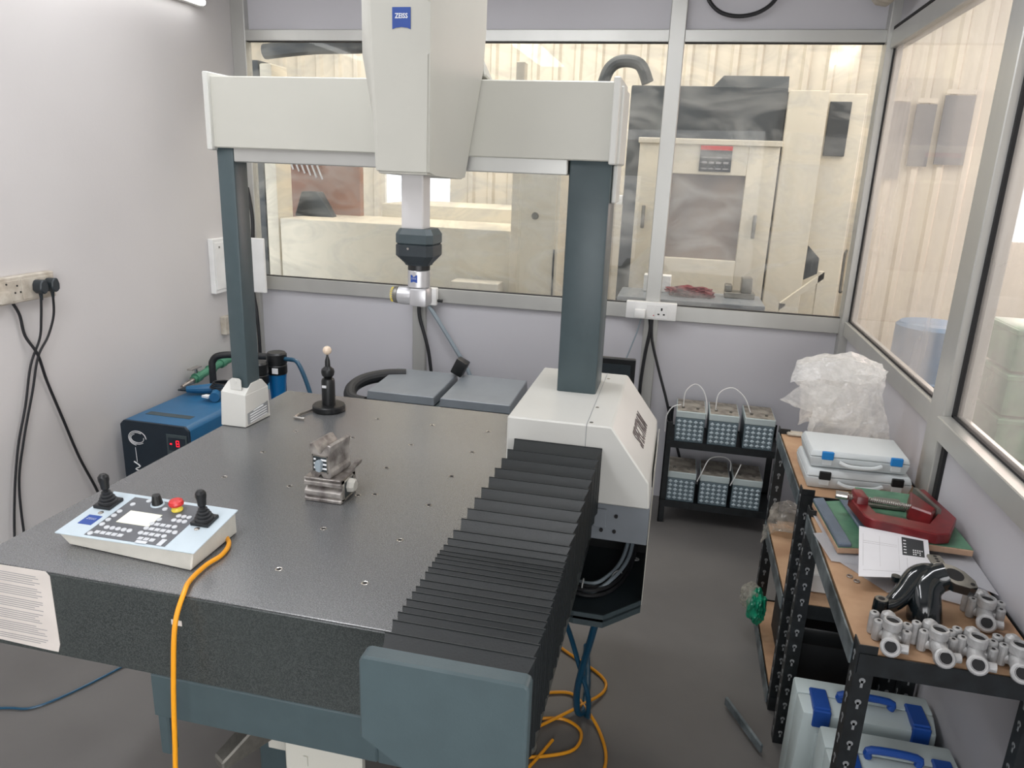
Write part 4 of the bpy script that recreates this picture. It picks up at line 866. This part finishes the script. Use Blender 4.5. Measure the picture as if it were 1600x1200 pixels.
MB().lathe([(.0105, 0), (.0115, .004), (.0115, .03), (.009, .034)], (.488, 2.075, zc + .034), (1, -.14, 0), 14).build('screw_head', 'chrome', cl)
MB().hexa([V(p) for p in ((.53, 2.095, zc), (.565, 2.10, zc), (.568, 2.03, zc), (.533, 2.03, zc), (.53, 2.09, zc + .052), (.56, 2.095, zc + .052), (.565, 2.035, zc + .052), (.535, 2.035, zc + .052))], .005).build('screw_boss', 'clampred', cl)
MB().box(.57, .68, 2.09, 2.11, zc, zc + .012, .003).box(.60, .67, 2.10, 2.13, zc + .002, zc + .02, .003).build('handle_bar', 'machined', cl)
# papers
def sheet(label, pts, z, seed, mt='paper', sag=None):
    b = MB(); rnd = random.Random(seed); n = 7
    c = [V(p) for p in pts]; vs = []
    for i in range(n):
        row = []
        for j in range(n):
            u, v = i / (n - 1), j / (n - 1)
            p = c[0] * (1 - u) * (1 - v) + c[1] * u * (1 - v) + c[2] * u * v + c[3] * (1 - u) * v
            row.append(b.b.verts.new(V((p.x, p.y, z + (p.z if len(p) > 2 else 0) + .0015 * math.sin(5 * u + seed) * math.sin(4 * v)))))
        vs.append(row)
    for i in range(n - 1):
        for j in range(n - 1): b.b.faces.new((vs[i][j], vs[i + 1][j], vs[i + 1][j + 1], vs[i][j + 1]))
    g_ = bmesh.ops.solidify(b.b, geom=b.b.faces[:], thickness=.0006)
    o = b.build('paper_sheet', mt); return tag(o, label, 'paper', 'loose papers on the front bench')
sheet('white sheet hanging over the left bench edge', [(.424, 1.97, 0), (.445, 1.82, 0), (.60, 1.82, 0), (.60, 2.03, 0)], BZ + .0035, 1)
sheet('white sheet lowest, its corner nearest the black casting', [(.44, 1.86, 0), (.548, 1.70, 0), (.68, 1.76, 0), (.60, 1.93, 0)], BZ + .0025, 2)
sheet('white sheet right of the black casting near the wall', [(.60, 1.72, 0), (.77, 1.67, 0), (.795, 1.86, 0), (.62, 1.90, 0)], BZ + .0045, 3)
sheet('white sheet farther right under the green plate, along the wall', [(.66, 1.87, .002), (.80, 1.75, .001), (.80, 2.06, .012), (.66, 2.0, .0)], BZ + .008, 4)
sheet('white sheet sticking out left below the ribbed plate', [(.44, 2.09, 0), (.455, 1.90, 0), (.56, 1.86, 0), (.56, 2.08, 0)], BZ + .0045 + .0006, 5)
tag(MB().box(.63, .76, 1.775, 1.80, BZ + .0075, BZ + .0085, rot=(0, 0, -.15)).build('grey_strip', 'board_grey'), 'dark grey printed strip on the papers right of the black casting', 'paper')
dsh = thing('drawing_sheet', 'top white printed sheet with dark table block, leaning on the papers', 'paper', (.58, 1.82, BZ))
def ds(u, v, h=0):
    a = V((.480, 1.700, BZ + .034)).lerp(V((.644, 1.725, BZ + .040)), u); b_ = V((.528, 1.945, BZ + .052)).lerp(V((.684, 1.908, BZ + .055)), u)
    return a.lerp(b_, v) + V((0, 0, h))
MB().hexa([ds(u, v, h) for h in (0, .0007) for u, v in ((0, 0), (1, 0), (1, 1), (0, 1))]).build('sheet', 'paper', dsh)
MB().hexa([ds(u, v, h) for h in (.0008, .0012) for u, v in ((.62, .50), (.93, .50), (.93, .93), (.62, .93))]).build('dark_table', 'inkdark', dsh)
r = MB()
for v in (.55, .62, .69, .76, .84): r.hexa([ds(a, b_, h) for h in (.0012, .0015) for a, b_ in ((.64, v), (.68, v), (.68, v + .02), (.64, v + .02))])
for a in (.77, .80, .83, .86, .89):
    for v in (.53, .58, .63):
        if random.random() < .8: r.hexa([ds(a + c, v + d, h) for h in (.0012, .0015) for c, d in ((0, 0), (.018, 0), (.018, .025), (0, .025))])
r.build('table_marks', 'letter', dsh, kind='stuff')
r = MB()
for q in ((.06, .66, .55, .662), (.06, .70, .55, .702), (.06, .2, .062, .85), (.3, .2, .302, .85), (.68, .15, .683, .45), (.06, .12, .58, .122), (.57, .15, .572, .9)): r.hexa([ds(a, b_, h) for h in (.0008, .0011) for a, b_ in ((q[0], q[1]), (q[2], q[1]), (q[2], q[3]), (q[0], q[3]))])
r.build('printed_lines', 'ink', dsh, kind='stuff')
MB().box(.53, .62, 1.80, 1.88, BZ + .009, BZ + .032).build('folded_pad', 'paper', dsh)
for x, y, l in ((.488, 1.735, 'small brass ring nearer the papers'), (.476, 1.755, 'small brass ring nearer the bench edge')):
    b = MB().tube([(x + .006 * math.cos(a), y + .006 * math.sin(a), BZ + .003) for a in [k * .7 for k in range(10)]], .0016, 6, 2); tag(b.build('brass_ring', 'steel'), l, 'ring')
# glossy black manifold
mf = thing('manifold_casting', 'glossy black curved pipe casting with an oval flange on the front bench', 'casting', (.58, 1.6, BZ))
z = BZ
MB().tube([(.508, 1.585, z + .03), (.53, 1.60, z + .032), (.555, 1.62, z + .05), (.58, 1.645, z + .075), (.605, 1.655, z + .085), (.635, 1.65, z + .085)], lambda t: .015 + .011 * min(1, t * 1.6), 16, 6).build('curved_arm', 'gloss', mf)
MB().tube([(.60, 1.60, z + .002), (.598, 1.61, z + .03), (.60, 1.63, z + .06), (.62, 1.645, z + .08), (.645, 1.645, z + .095)], lambda t: .036 - .006 * t, 18, 6).build('down_pipe', 'gloss', mf)
MB().lathe([(.016, 0), (.0155, .045), (.014, .05)], (.500, 1.578, z + .001), n=14).lathe([(.01, 0), (.01, .012)], (.545, 1.655, z + .06), n=12).build('bolt_boss', 'gloss', mf)
MB().cyl((.500, 1.578, z + .0505), (.500, 1.578, z + .0525), .013, 14).build('boss_face', 'machined', mf)
MB().cyl((.500, 1.578, z + .0526), (.500, 1.578, z + .053), .007, 14).build('boss_hole', 'bore', mf)
fl = V((.655, 1.64, z + .10)); fn = V((.10, -.22, .97)).normalized(); fq = fn.to_track_quat('Z', 'Y')
def fpt(u, v, h): 
    return fl + Matrix.Rotation(-.55, 3, 'Z') @ V((u, v, 0)) + fn * h - V((0, 0, 1)) * (.10 * (Matrix.Rotation(-.55, 3, 'Z') @ V((u, v, 0))).x / .97) + V((0, 0, 1)) * (.22 * (Matrix.Rotation(-.55, 3, 'Z') @ V((u, v, 0))).y / .97)
ov = [(-.046, .0), (-.036, .018), (-.01, .029), (.012, .029), (.038, .016), (.048, .0), (.038, -.016), (.012, -.029), (-.01, -.029), (-.036, -.018)]
b = MB(); n = len(ov); b._add([fpt(u, v, -.02) for u, v in ov] + [fpt(u, v, 0) for u, v in ov], [tuple(range(n))[::-1], tuple(range(n, 2 * n))] + [(i, (i + 1) % n, n + (i + 1) % n, n + i) for i in range(n)]); b.build('flange', 'gloss', mf)
b = MB(); b._add([fpt(u * .98, v * .98, .0002) for u, v in ov] + [fpt(u * .98, v * .98, .002) for u, v in ov], [tuple(range(n))[::-1], tuple(range(n, 2 * n))] + [(i, (i + 1) % n, n + (i + 1) % n, n + i) for i in range(n)]); b.build('flange_face', 'machined', mf)
MB().cyl(fpt(0, 0, .0021), fpt(0, 0, .0028), .019, 20).cyl(fpt(.037, 0, .0021), fpt(.037, 0, .0028), .005, 10).cyl(fpt(-.036, 0, .0021), fpt(-.036, 0, .0028), .005, 10).build('flange_bore', 'bore', mf)
MB().box(.618, .648, 1.672, 1.715, z + .10, z + .108, .002).build('bracket_lug', 'machined', mf)
for yy in (1.682, 1.694, 1.706): MB().cyl((.633, yy, z + .108), (.633, yy, z + .1086), .004, 10).build('lug_hole', 'bore', mf)
# silver castings
def casting():
    t = thing('pipe_casting', 'x', 'casting', (0, 0, 0), 'raw aluminium castings on the front bench')
    MB().lathe([(.017, 0), (.018, .03), (.0215, .034), (.0225, .054), (.0205, .058), (.016, .0585), (.0145, .050)], (0, 0, .012), n=20).build('cup', 'cast', t)
    MB().cyl((0, 0, .05), (0, 0, .0645), .0145, 16).build('cup_bore', 'bore', t)
    MB().box(-.038, .036, -.004, .05, .006, .034, .010).lathe([(.018, .02), (.020, .045), (.016, .062), (.006, .069)], (-.012, .036, 0), n=16).build('dome_body', 'cast', t)
    for x, y, h in ((-.043, .030, .058), (-.030, .006, .052), (.032, .026, .054), (.034, .004, .046)):
        l = MB().lathe([(.0105, 0), (.0115, .01), (.0115, h - .002), (.010, h)], (x, y, .001), n=14).build('bolt_lug', 'cast', t)
        MB().cyl((x, y, h), (x, y, h + .0016), .0042, 10).build('lug_hole', 'bore', l)
    MB().tube([(0, -.008, .03), (.004, -.035, .024), (.006, -.052, .022)], lambda q: .0185 + .002 * q, 18, 4).build('outlet_pipe', 'cast', t)
    d = V((.05, -.80, .60)).normalized(); o = V((.006, -.050, .022))
    MB().lathe([(.021, -.012), (.0235, 0), (.0235, .010), (.020, .013), (.016, .013)], o, d, 22).build('outlet_ring', 'cast', t)
    MB().lathe([(.0155, .0), (.0155, .0136)], o, d, 20).build('outlet_bore', 'bore', t)
    MB().lathe([(.0142, .0132), (.0148, .0150), (.0138, .0150)], o, d, 20, cap=False).build('seal_ring', 'silver', t)
    MB().cyl((.012, -.040, .020), (.044, -.036, .022), .0115, 14).build('side_stub', 'cast', t)
    return t
c0 = casting()
CS = [(.500, 1.485, -.33, 'aluminium casting at the left end, beside the corner post'), (.586, 1.477, -.08, 'aluminium casting second from the left, in front of the black casting'),
      (.655, 1.470, -.33, 'aluminium casting third from the left in the front row'), (.729, 1.465, -.30, 'aluminium casting at the right end by the picture edge'), (.728, 1.636, -.36, 'aluminium casting standing alone behind the front row')]
for o in [c0]: o.scale = (.84, .84, .84)
for i, (x, y, a, l) in enumerate(CS):
    if i == 0: c0.location = (x, y, BZ + .001); c0.rotation_euler = (0, 0, a); c0['label'] = l
    else: dup(c0, (x, y, BZ + .001), (0, 0, a), l)
# under the benches
def big_case(label, x0, x1, y0, y1, z0, z1, lm='latchn', tilt=0):
    t = thing('storage_case', label, 'case', ((x0 + x1) / 2, (y0 + y1) / 2, z0), 'white cases under the front bench')
    ym = (y0 + y1) / 2
    def q(y): return y
    MB().hexa([V(p) for p in ((x0, y0 + .01, z0), (x1, y0 + .01, z0), (x1, ym - .001, z0), (x0, ym - .001, z0), (x0 + .01, y0, z1 - .012), (x1 - .01, y0, z1 - .012), (x1, ym - .001, z1), (x0, ym - .001, z1))], .008).build('case_lid', 'ccase2', t)
    MB().box(x0, x1, ym, y1, z0, z1, .008).build('case_base', 'ccase2', t)
    MB().box(x0 + .05, x1 - .05, y0 - .006, y0 + .012, z0 + .06, z1 - .07, .006).build('front_panel', 'ccase2', t)
    for f_ in (.10, .80):
        xa = x0 + (x1 - x0) * f_; MB().box(xa, xa + .045, y0 + .004, ym + .02, z1 - .01, z1 + .008, .003).box(xa, xa + .045, y0 - .006, y0 + .01, z1 - .05, z1 + .004, .003).build('case_latch', lm, t)
    xa, xb = x0 + (x1 - x0) * .32, x0 + (x1 - x0) * .68
    MB().tube([(xa, ym - .01, z1), (xa + .005, ym - .01, z1 + .022), (xb - .005, ym - .01, z1 + .022), (xb, ym - .01, z1)], .010, 10, 4).build('case_handle', lm, t)
    return t
big_case('large white case with dark blue latches standing behind under the front bench', .436, .79, 1.84, 1.98, .0, .325)
big_case('large white case with dark blue latches standing nearest under the front bench', .475, .79, 1.62, 1.78, .0, .33)
tb = thing('tool_box', 'black tool box with faint grey lettering on the low shelf', 'case', (.6, 2.5, .052))
MB().box(.475, .785, 2.29, 2.66, .052, .285, .012).build('box_body', 'rubber', tb)
MB().box(.475, .785, 2.285, 2.66, .235, .30, .010).build('box_lid', 'black', tb)
tag(MB().box(.50, .64, 2.32, 2.46, .411, .475, .003).build('carton', 'wplastic'), 'small white carton on the middle shelf of the back bench', 'box')
o = crumple('plastic_sheet', 'poly2', [[(.415, 2.80, .405), (.48, 2.76, .41), (.56, 2.75, .41)], [(.41, 2.74, .36), (.44, 2.70, .43), (.56, 2.68, .43)], [(.42, 2.76, .45), (.45, 2.74, .50), (.56, 2.72, .48)], [(.44, 2.80, .50), (.50, 2.8, .52), (.58, 2.8, .50)]], 11, .008)
tag(o, 'crumpled milky plastic sheet on the middle shelf of the back bench', 'plastic sheet')
def blob(mb, c, rx, ry, rz, seed, am=.18, n=18):
    bmesh.ops.create_icosphere(mb.b, subdivisions=4, radius=1)
    for v in mb.b.verts: k = 1 + am * 1.6 * noise.noise(v.co * 1.7 + V((seed, 0, 0))) + am * 1.1 * noise.noise(v.co * 5 + V((seed, 0, 0))); v.co = V((c[0] + v.co.x * rx * k, c[1] + v.co.y * ry * k, c[2] + v.co.z * rz * k))
    return mb
gb = thing('plastic_bag', 'crumpled bag of green film on the low shelf by the bench leg', 'bag', (.40, 2.62, .10))
blob(MB(), (.405, 2.60, .16), .032, .05, .065, 4).build('green_film', 'teakgreen', gb)
blob(MB(), (.385, 2.63, .185), .040, .05, .05, 6, .12).build('clear_film', 'poly2', gb)
tag(MB().box(.335, .345, 2.0, 2.22, .012, .042, .002, rot=(0, 0, .45)).build('angle_offcut', 'rackedge'), 'loose grey steel angle lying on the floor at the bench foot', 'steel bar')
# blue hoses under the cable tray
tag(MB().tube([(-.135, 1.90, .455), (-.15, 1.93, .36), (-.17, 1.97, .24), (-.185, 2.0, .12), (-.18, 2.02, .03), (-.165, 2.06, .011), (-.17, 2.2, .011), (-.2, 2.4, .011)], .011, 10).build('air_hose', 'hose_b'), 'thick blue hose hanging from the cable tray to the floor, right one', 'hose')
tag(MB().tube([(-.245, 1.93, .455), (-.215, 1.98, .33), (-.185, 1.99, .23), (-.15, 1.985, .13), (-.145, 2.0, .06), (-.15, 2.03, .010), (-.2, 2.1, .010)], .008, 10).build('air_hose', 'hose_b'), 'thinner blue hose crossing the thick one below the cable tray', 'hose')
tag(MB().tube([(-2.05, 1.55, .007), (-1.93, 1.58, .007), (-1.84, 1.62, .007), (-1.74, 1.83, .007), (-1.62, 2.2, .007), (-1.60, 2.6, .007)], .004, 8).build('floor_hose', 'hose_b'), 'thin blue hose curving across the floor at the lower left', 'hose')

# ------------------------------------------------------------------ machines beyond the glass
cn = thing('machining_centre', 'cream and charcoal machining centre beyond the glass at right', 'machine', (.2, 5.6, 0))
MB().box(-.42, .56, 5.25, 6.4, 0, 2.26, .01).build('dark_enclosure', 'cncd', cn)
MB().hexa([V(p) for p in ((.10, 5.26, 2.26), (.56, 5.26, 2.26), (.56, 6.0, 2.26), (.10, 6.0, 2.26), (.16, 5.3, 2.33), (.56, 5.3, 2.33), (.56, 6.0, 2.33), (.16, 6.0, 2.33))]).build('head_cover', 'cncd', cn)
fd = MB().box(-.33, -.105, 5.18, 5.25, .85, 1.92, .006).box(.36, .55, 5.18, 5.25, .85, 1.92, .006).box(-.105, .36, 5.18, 5.25, 1.715, 1.92, .004).box(-.105, .36, 5.18, 5.25, .85, 1.17, .004).box(-.34, .56, 5.165, 5.18, 1.90, 1.935, .003).build('door_frame', 'cnc', cn)
MB().box(-.105, .36, 5.225, 5.232, 1.17, 1.715).build('door_window', mat('door_window_brown', (134, 118, 104), .25, rgb2=(96, 84, 76), scale=3, detail=5), fd)
for x, y_, z in ((-.27, 5.14, 1.43), (.445, 5.14, 1.40)): MB().box(x - .012, x + .012, y_ - .01, y_ + .02, z - .075, z + .075, .006).build('door_handle', 'machined', fd)
lbp = MB().box(.06, .26, 5.17, 5.18, 1.735, 1.895).build('warning_plate', 'inkdark', fd)
MB().box(.06, .26, 5.166, 5.171, 1.868, 1.895).build('plate_header', 'red', fd)
r = MB()
for k in range(4):
    for j in range(3): r.box(.075 + k * .045, .10 + k * .045 + .008, 5.167, 5.17, 1.75 + j * .035, 1.757 + j * .035 + (.006 if j == 1 else 0))
r.build('plate_marks', 'ink', fd, kind='stuff')
MB().box(.565, .80, 5.20, 6.3, 0, 2.24, .008).build('electrical_cabinet', 'cnc', cn)
MB().box(.80, 1.05, 5.35, 6.3, 0, 2.24, .008).build('side_panel', 'cnc', cn)
MB().box(.83, .96, 5.33, 5.35, 1.86, 2.19, .004).build('vent_panel', 'cncd', cn)
MB().tube([(-.62, 5.3, 2.24), (-.58, 5.3, 2.36), (-.50, 5.3, 2.41), (-.38, 5.3, 2.39), (-.32, 5.3, 2.28)], .04, 12, 5).build('cable_hose', 'cncd', cn)
MB().box(-.46, -.42, 5.2, 5.3, 1.50, 1.56, .004).build('white_tag', 'wplastic', cn)
tbm = thing('workshop_table', 'grey-topped steel table beyond the glass holding rags', 'table', (.1, 4.45, 0))
MB().box(-.33, .48, 4.25, 4.62, 1.0, 1.03, .003).build('table_top', 'lid', tbm)
for x in (-.32, .44):
    for y in (4.26, 4.58): MB().box(x, x + .035, y, y + .035, 0, 1.0).build('leg', 'lid', tbm)
MB().box(-.30, .46, 4.27, 4.28, .88, 1.0).build('apron', 'cncd', tbm)
tag(blob(MB(), (.07, 4.42, 1.055), .13, .06, .035, 21, .22).build('rag_pile', 'redrag'), 'heap of maroon rags on the workshop table', 'rags')
tag(MB().box(-.20, .0 - .04, 4.50, 4.58, 1.031, 1.13, .003).build('white_carton', 'wplastic'), 'white carton at the left of the workshop table', 'box')
vs_ = thing('bench_vice', 'grey machine vice at the right of the workshop table', 'vice', (.33, 4.5, 1.03))
MB().box(.27, .44, 4.46, 4.56, 1.031, 1.065, .004).build('vice_base', 'machined', vs_)
MB().box(.36, .42, 4.46, 4.56, 1.065, 1.15, .006).build('fixed_jaw', 'machined', vs_)
MB().box(.27, .31, 4.47, 4.55, 1.065, 1.105, .004).build('moving_jaw', 'machined', vs_)
# sloping rail at right
wr = thing('machine_stair', 'cream sloping rail with dark panels at the right end of the machining centre', 'stair', (.75, 4.6, 0))
MB().hexa([V(p) for p in ((.60, 4.6, .96), (.60, 4.64, .96), (.82, 4.64, 1.16), (.82, 4.6, 1.16), (.60, 4.6, 1.0), (.60, 4.64, 1.0), (.82, 4.64, 1.20), (.82, 4.6, 1.20))]).box(.60, .63, 4.6, 4.64, 0, 1.0).box(.79, .82, 4.6, 4.64, 0, 1.20).build('stair_rail', 'cnc', wr)
MB().prism([(.72, 1.14), (.79, 1.18), (.79, 1.27), (.72, 1.34)], 1, 4.66, 4.68).build('dark_panel', 'cncd', wr)
# large cream machine at left
lm_ = thing('lathe_machine', 'long cream lathe beyond the glass at left with an open dark guard', 'machine', (-1.9, 5.3, 0))
MB().box(-2.60, -.98, 4.55, 5.2, 0, 1.335, .008).build('machine_bed', 'cnc', lm_)
MB().box(-2.15, -1.0, 5.2, 5.9, 0, 1.43, .008).build('upper_bed', 'cnc', lm_)
MB().box(-2.80, -2.70, 4.55, 4.75, 0, 2.3, .01).build('dark_pillar', 'cncd', lm_)
MB().box(-2.695, -2.61, 4.55, 4.75, 0, 2.28, .01).build('cream_pillar', 'cnc', lm_)
MB().box(-2.95, -2.28, 5.12, 5.18, 1.3, 2.2, .004).build('brown_back_panel', 'brown', lm_)
MB().hexa([V(p) for p in ((-2.66, 4.85, 1.33), (-2.36, 4.85, 1.33), (-2.38, 4.95, 1.33), (-2.62, 4.95, 1.33), (-2.60, 4.85, 1.50), (-2.48, 4.85, 1.50), (-2.48, 4.95, 1.50), (-2.60, 4.95, 1.50))], .01).build('tool_turret', 'cncd', lm_)
sp_ = None
for k in range(6):
    x = -2.83 + k * .045; o = MB().tube([(x, 5.105, 1.74 - .012 * k), (x + .04, 5.105, 1.64 - .012 * k)], .007, 6, 1).ball((x, 5.105, 1.745 - .012 * k), .013, 8, (1, .4, 1))
    tag(o.build('spanner', 'silver'), 'chrome spanner hanging on the brown panel beyond the glass, number from left as one of a fan', 'spanner', 'spanners fanned on the brown panel')
for o in C.objects:
    if o.name.startswith('spanner'): o['label'] = '%s chrome spanner of the fan on the brown panel beyond the glass' % {'spanner': 'leftmost', 'spanner.001': 'second from left', 'spanner.002': 'third from left', 'spanner.003': 'third from right', 'spanner.004': 'second from right', 'spanner.005': 'rightmost'}[o.name]
MB().box(-1.03, -.98, 4.52, 4.6, 0, 2.3, .004).build('white_post', 'clad', lm_)
pn = thing('machine_cabinet', 'cream control cabinet with round lock beyond the glass, centre', 'cabinet', (-.87, 4.6, 0))
MB().box(-.97, -.72, 4.45, 4.9, 0, 1.85, .008).build('cabinet_body', 'cnc', pn)
MB().box(-.95, -.74, 4.44, 4.45, .2, 1.72, .003).build('cabinet_door', 'cnc', pn)
MB().lathe([(.022, 0), (.018, .01)], (-.865, 4.44, 1.44), (0, -1, 0), 16).build('door_lock', 'machined', pn)
MB().box(-.745, -.735, 4.43, 4.44, .95, 1.25, .002).build('door_handle', 'cncd', pn)
tag(MB().box(-1.36, -1.06, 4.36, 4.50, .96, 1.03, .004).build('lit_tray', 'clad'), 'cream tray on the ledge below the quill beyond the glass', 'tray')
tag(MB().box(-1.40, -1.02, 4.34, 4.50, 0, .958, .004).build('tray_stand', 'cnc'), 'cream stand under the tray beyond the glass', 'stand')
tag(MB().tube([(-2.62, 4.5, 2.34), (-2.3, 4.5, 2.37), (-1.95, 4.5, 2.38), (-1.6, 4.5, 2.42)], .045, 12).build('extraction_duct', 'cncd'), 'dark duct crossing the top of the left window', 'duct')
slt = thing('shop_tube_light', 'lit tube light on the workshop wall seen through the right window', 'lamp', (1.2, 6.9, 2.7))
MB().cyl((1.05, 6.93, 2.62), (1.22, 6.93, 2.74), .014, 10).build('lit_tube', 'tube', slt)
for i, (a, b_, c, d, l) in enumerate(((1.52, 1.69, 1.74, 2.34, 'left'), (1.74, 1.89, 1.85, 2.33, 'middle'), (1.94, 2.16, 1.87, 2.40, 'right'))):
    t = thing('notice_board', 'grey notice board on the workshop wall, %s of the three' % l, 'board', ((a + b_) / 2, 6.95, c), 'grey notice boards beyond the right glass')
    MB().box(a, b_, 6.94, 6.955, c, d).build('board_face', 'board_grey', t)
    MB().box(a, b_, 6.935, 6.945, d + .01, d + .045).build('title_strip', 'clad', t)
# goods stacked outside the second right window
for i, (x, y, z0, z1, mt, l) in enumerate(((2.0, 4.6, 0, 1.02, 'greenp', 'green crate stack beyond the right-hand glass'), (2.45, 4.9, 0, 1.10, 'tan', 'brown cartons beyond the right-hand glass'), (1.45, 4.6, 0, .95, 'blue', 'blue drum beyond the right corner glass'))):
    t = thing('crate_stack' if i < 2 else 'drum', l, 'crate' if i < 2 else 'drum', (x, y, 0))
    if i < 2:
        k = 0; z = z0
        while z < z1 - .2: MB().box(x - .2, x + .2, y - .2, y + .2, z, z + .235, .01).box(x - .21, x + .21, y - .21, y + .21, z + .20, z + .23, .004).build('crate', mt, t); z += .25
    else: MB().lathe([(.2, 0), (.2, .3), (.21, .31), (.2, .32), (.2, .62), (.21, .63), (.2, .64), (.2, .93), (.18, .95)], (x, y, 0)).build('drum_body', mt, t)
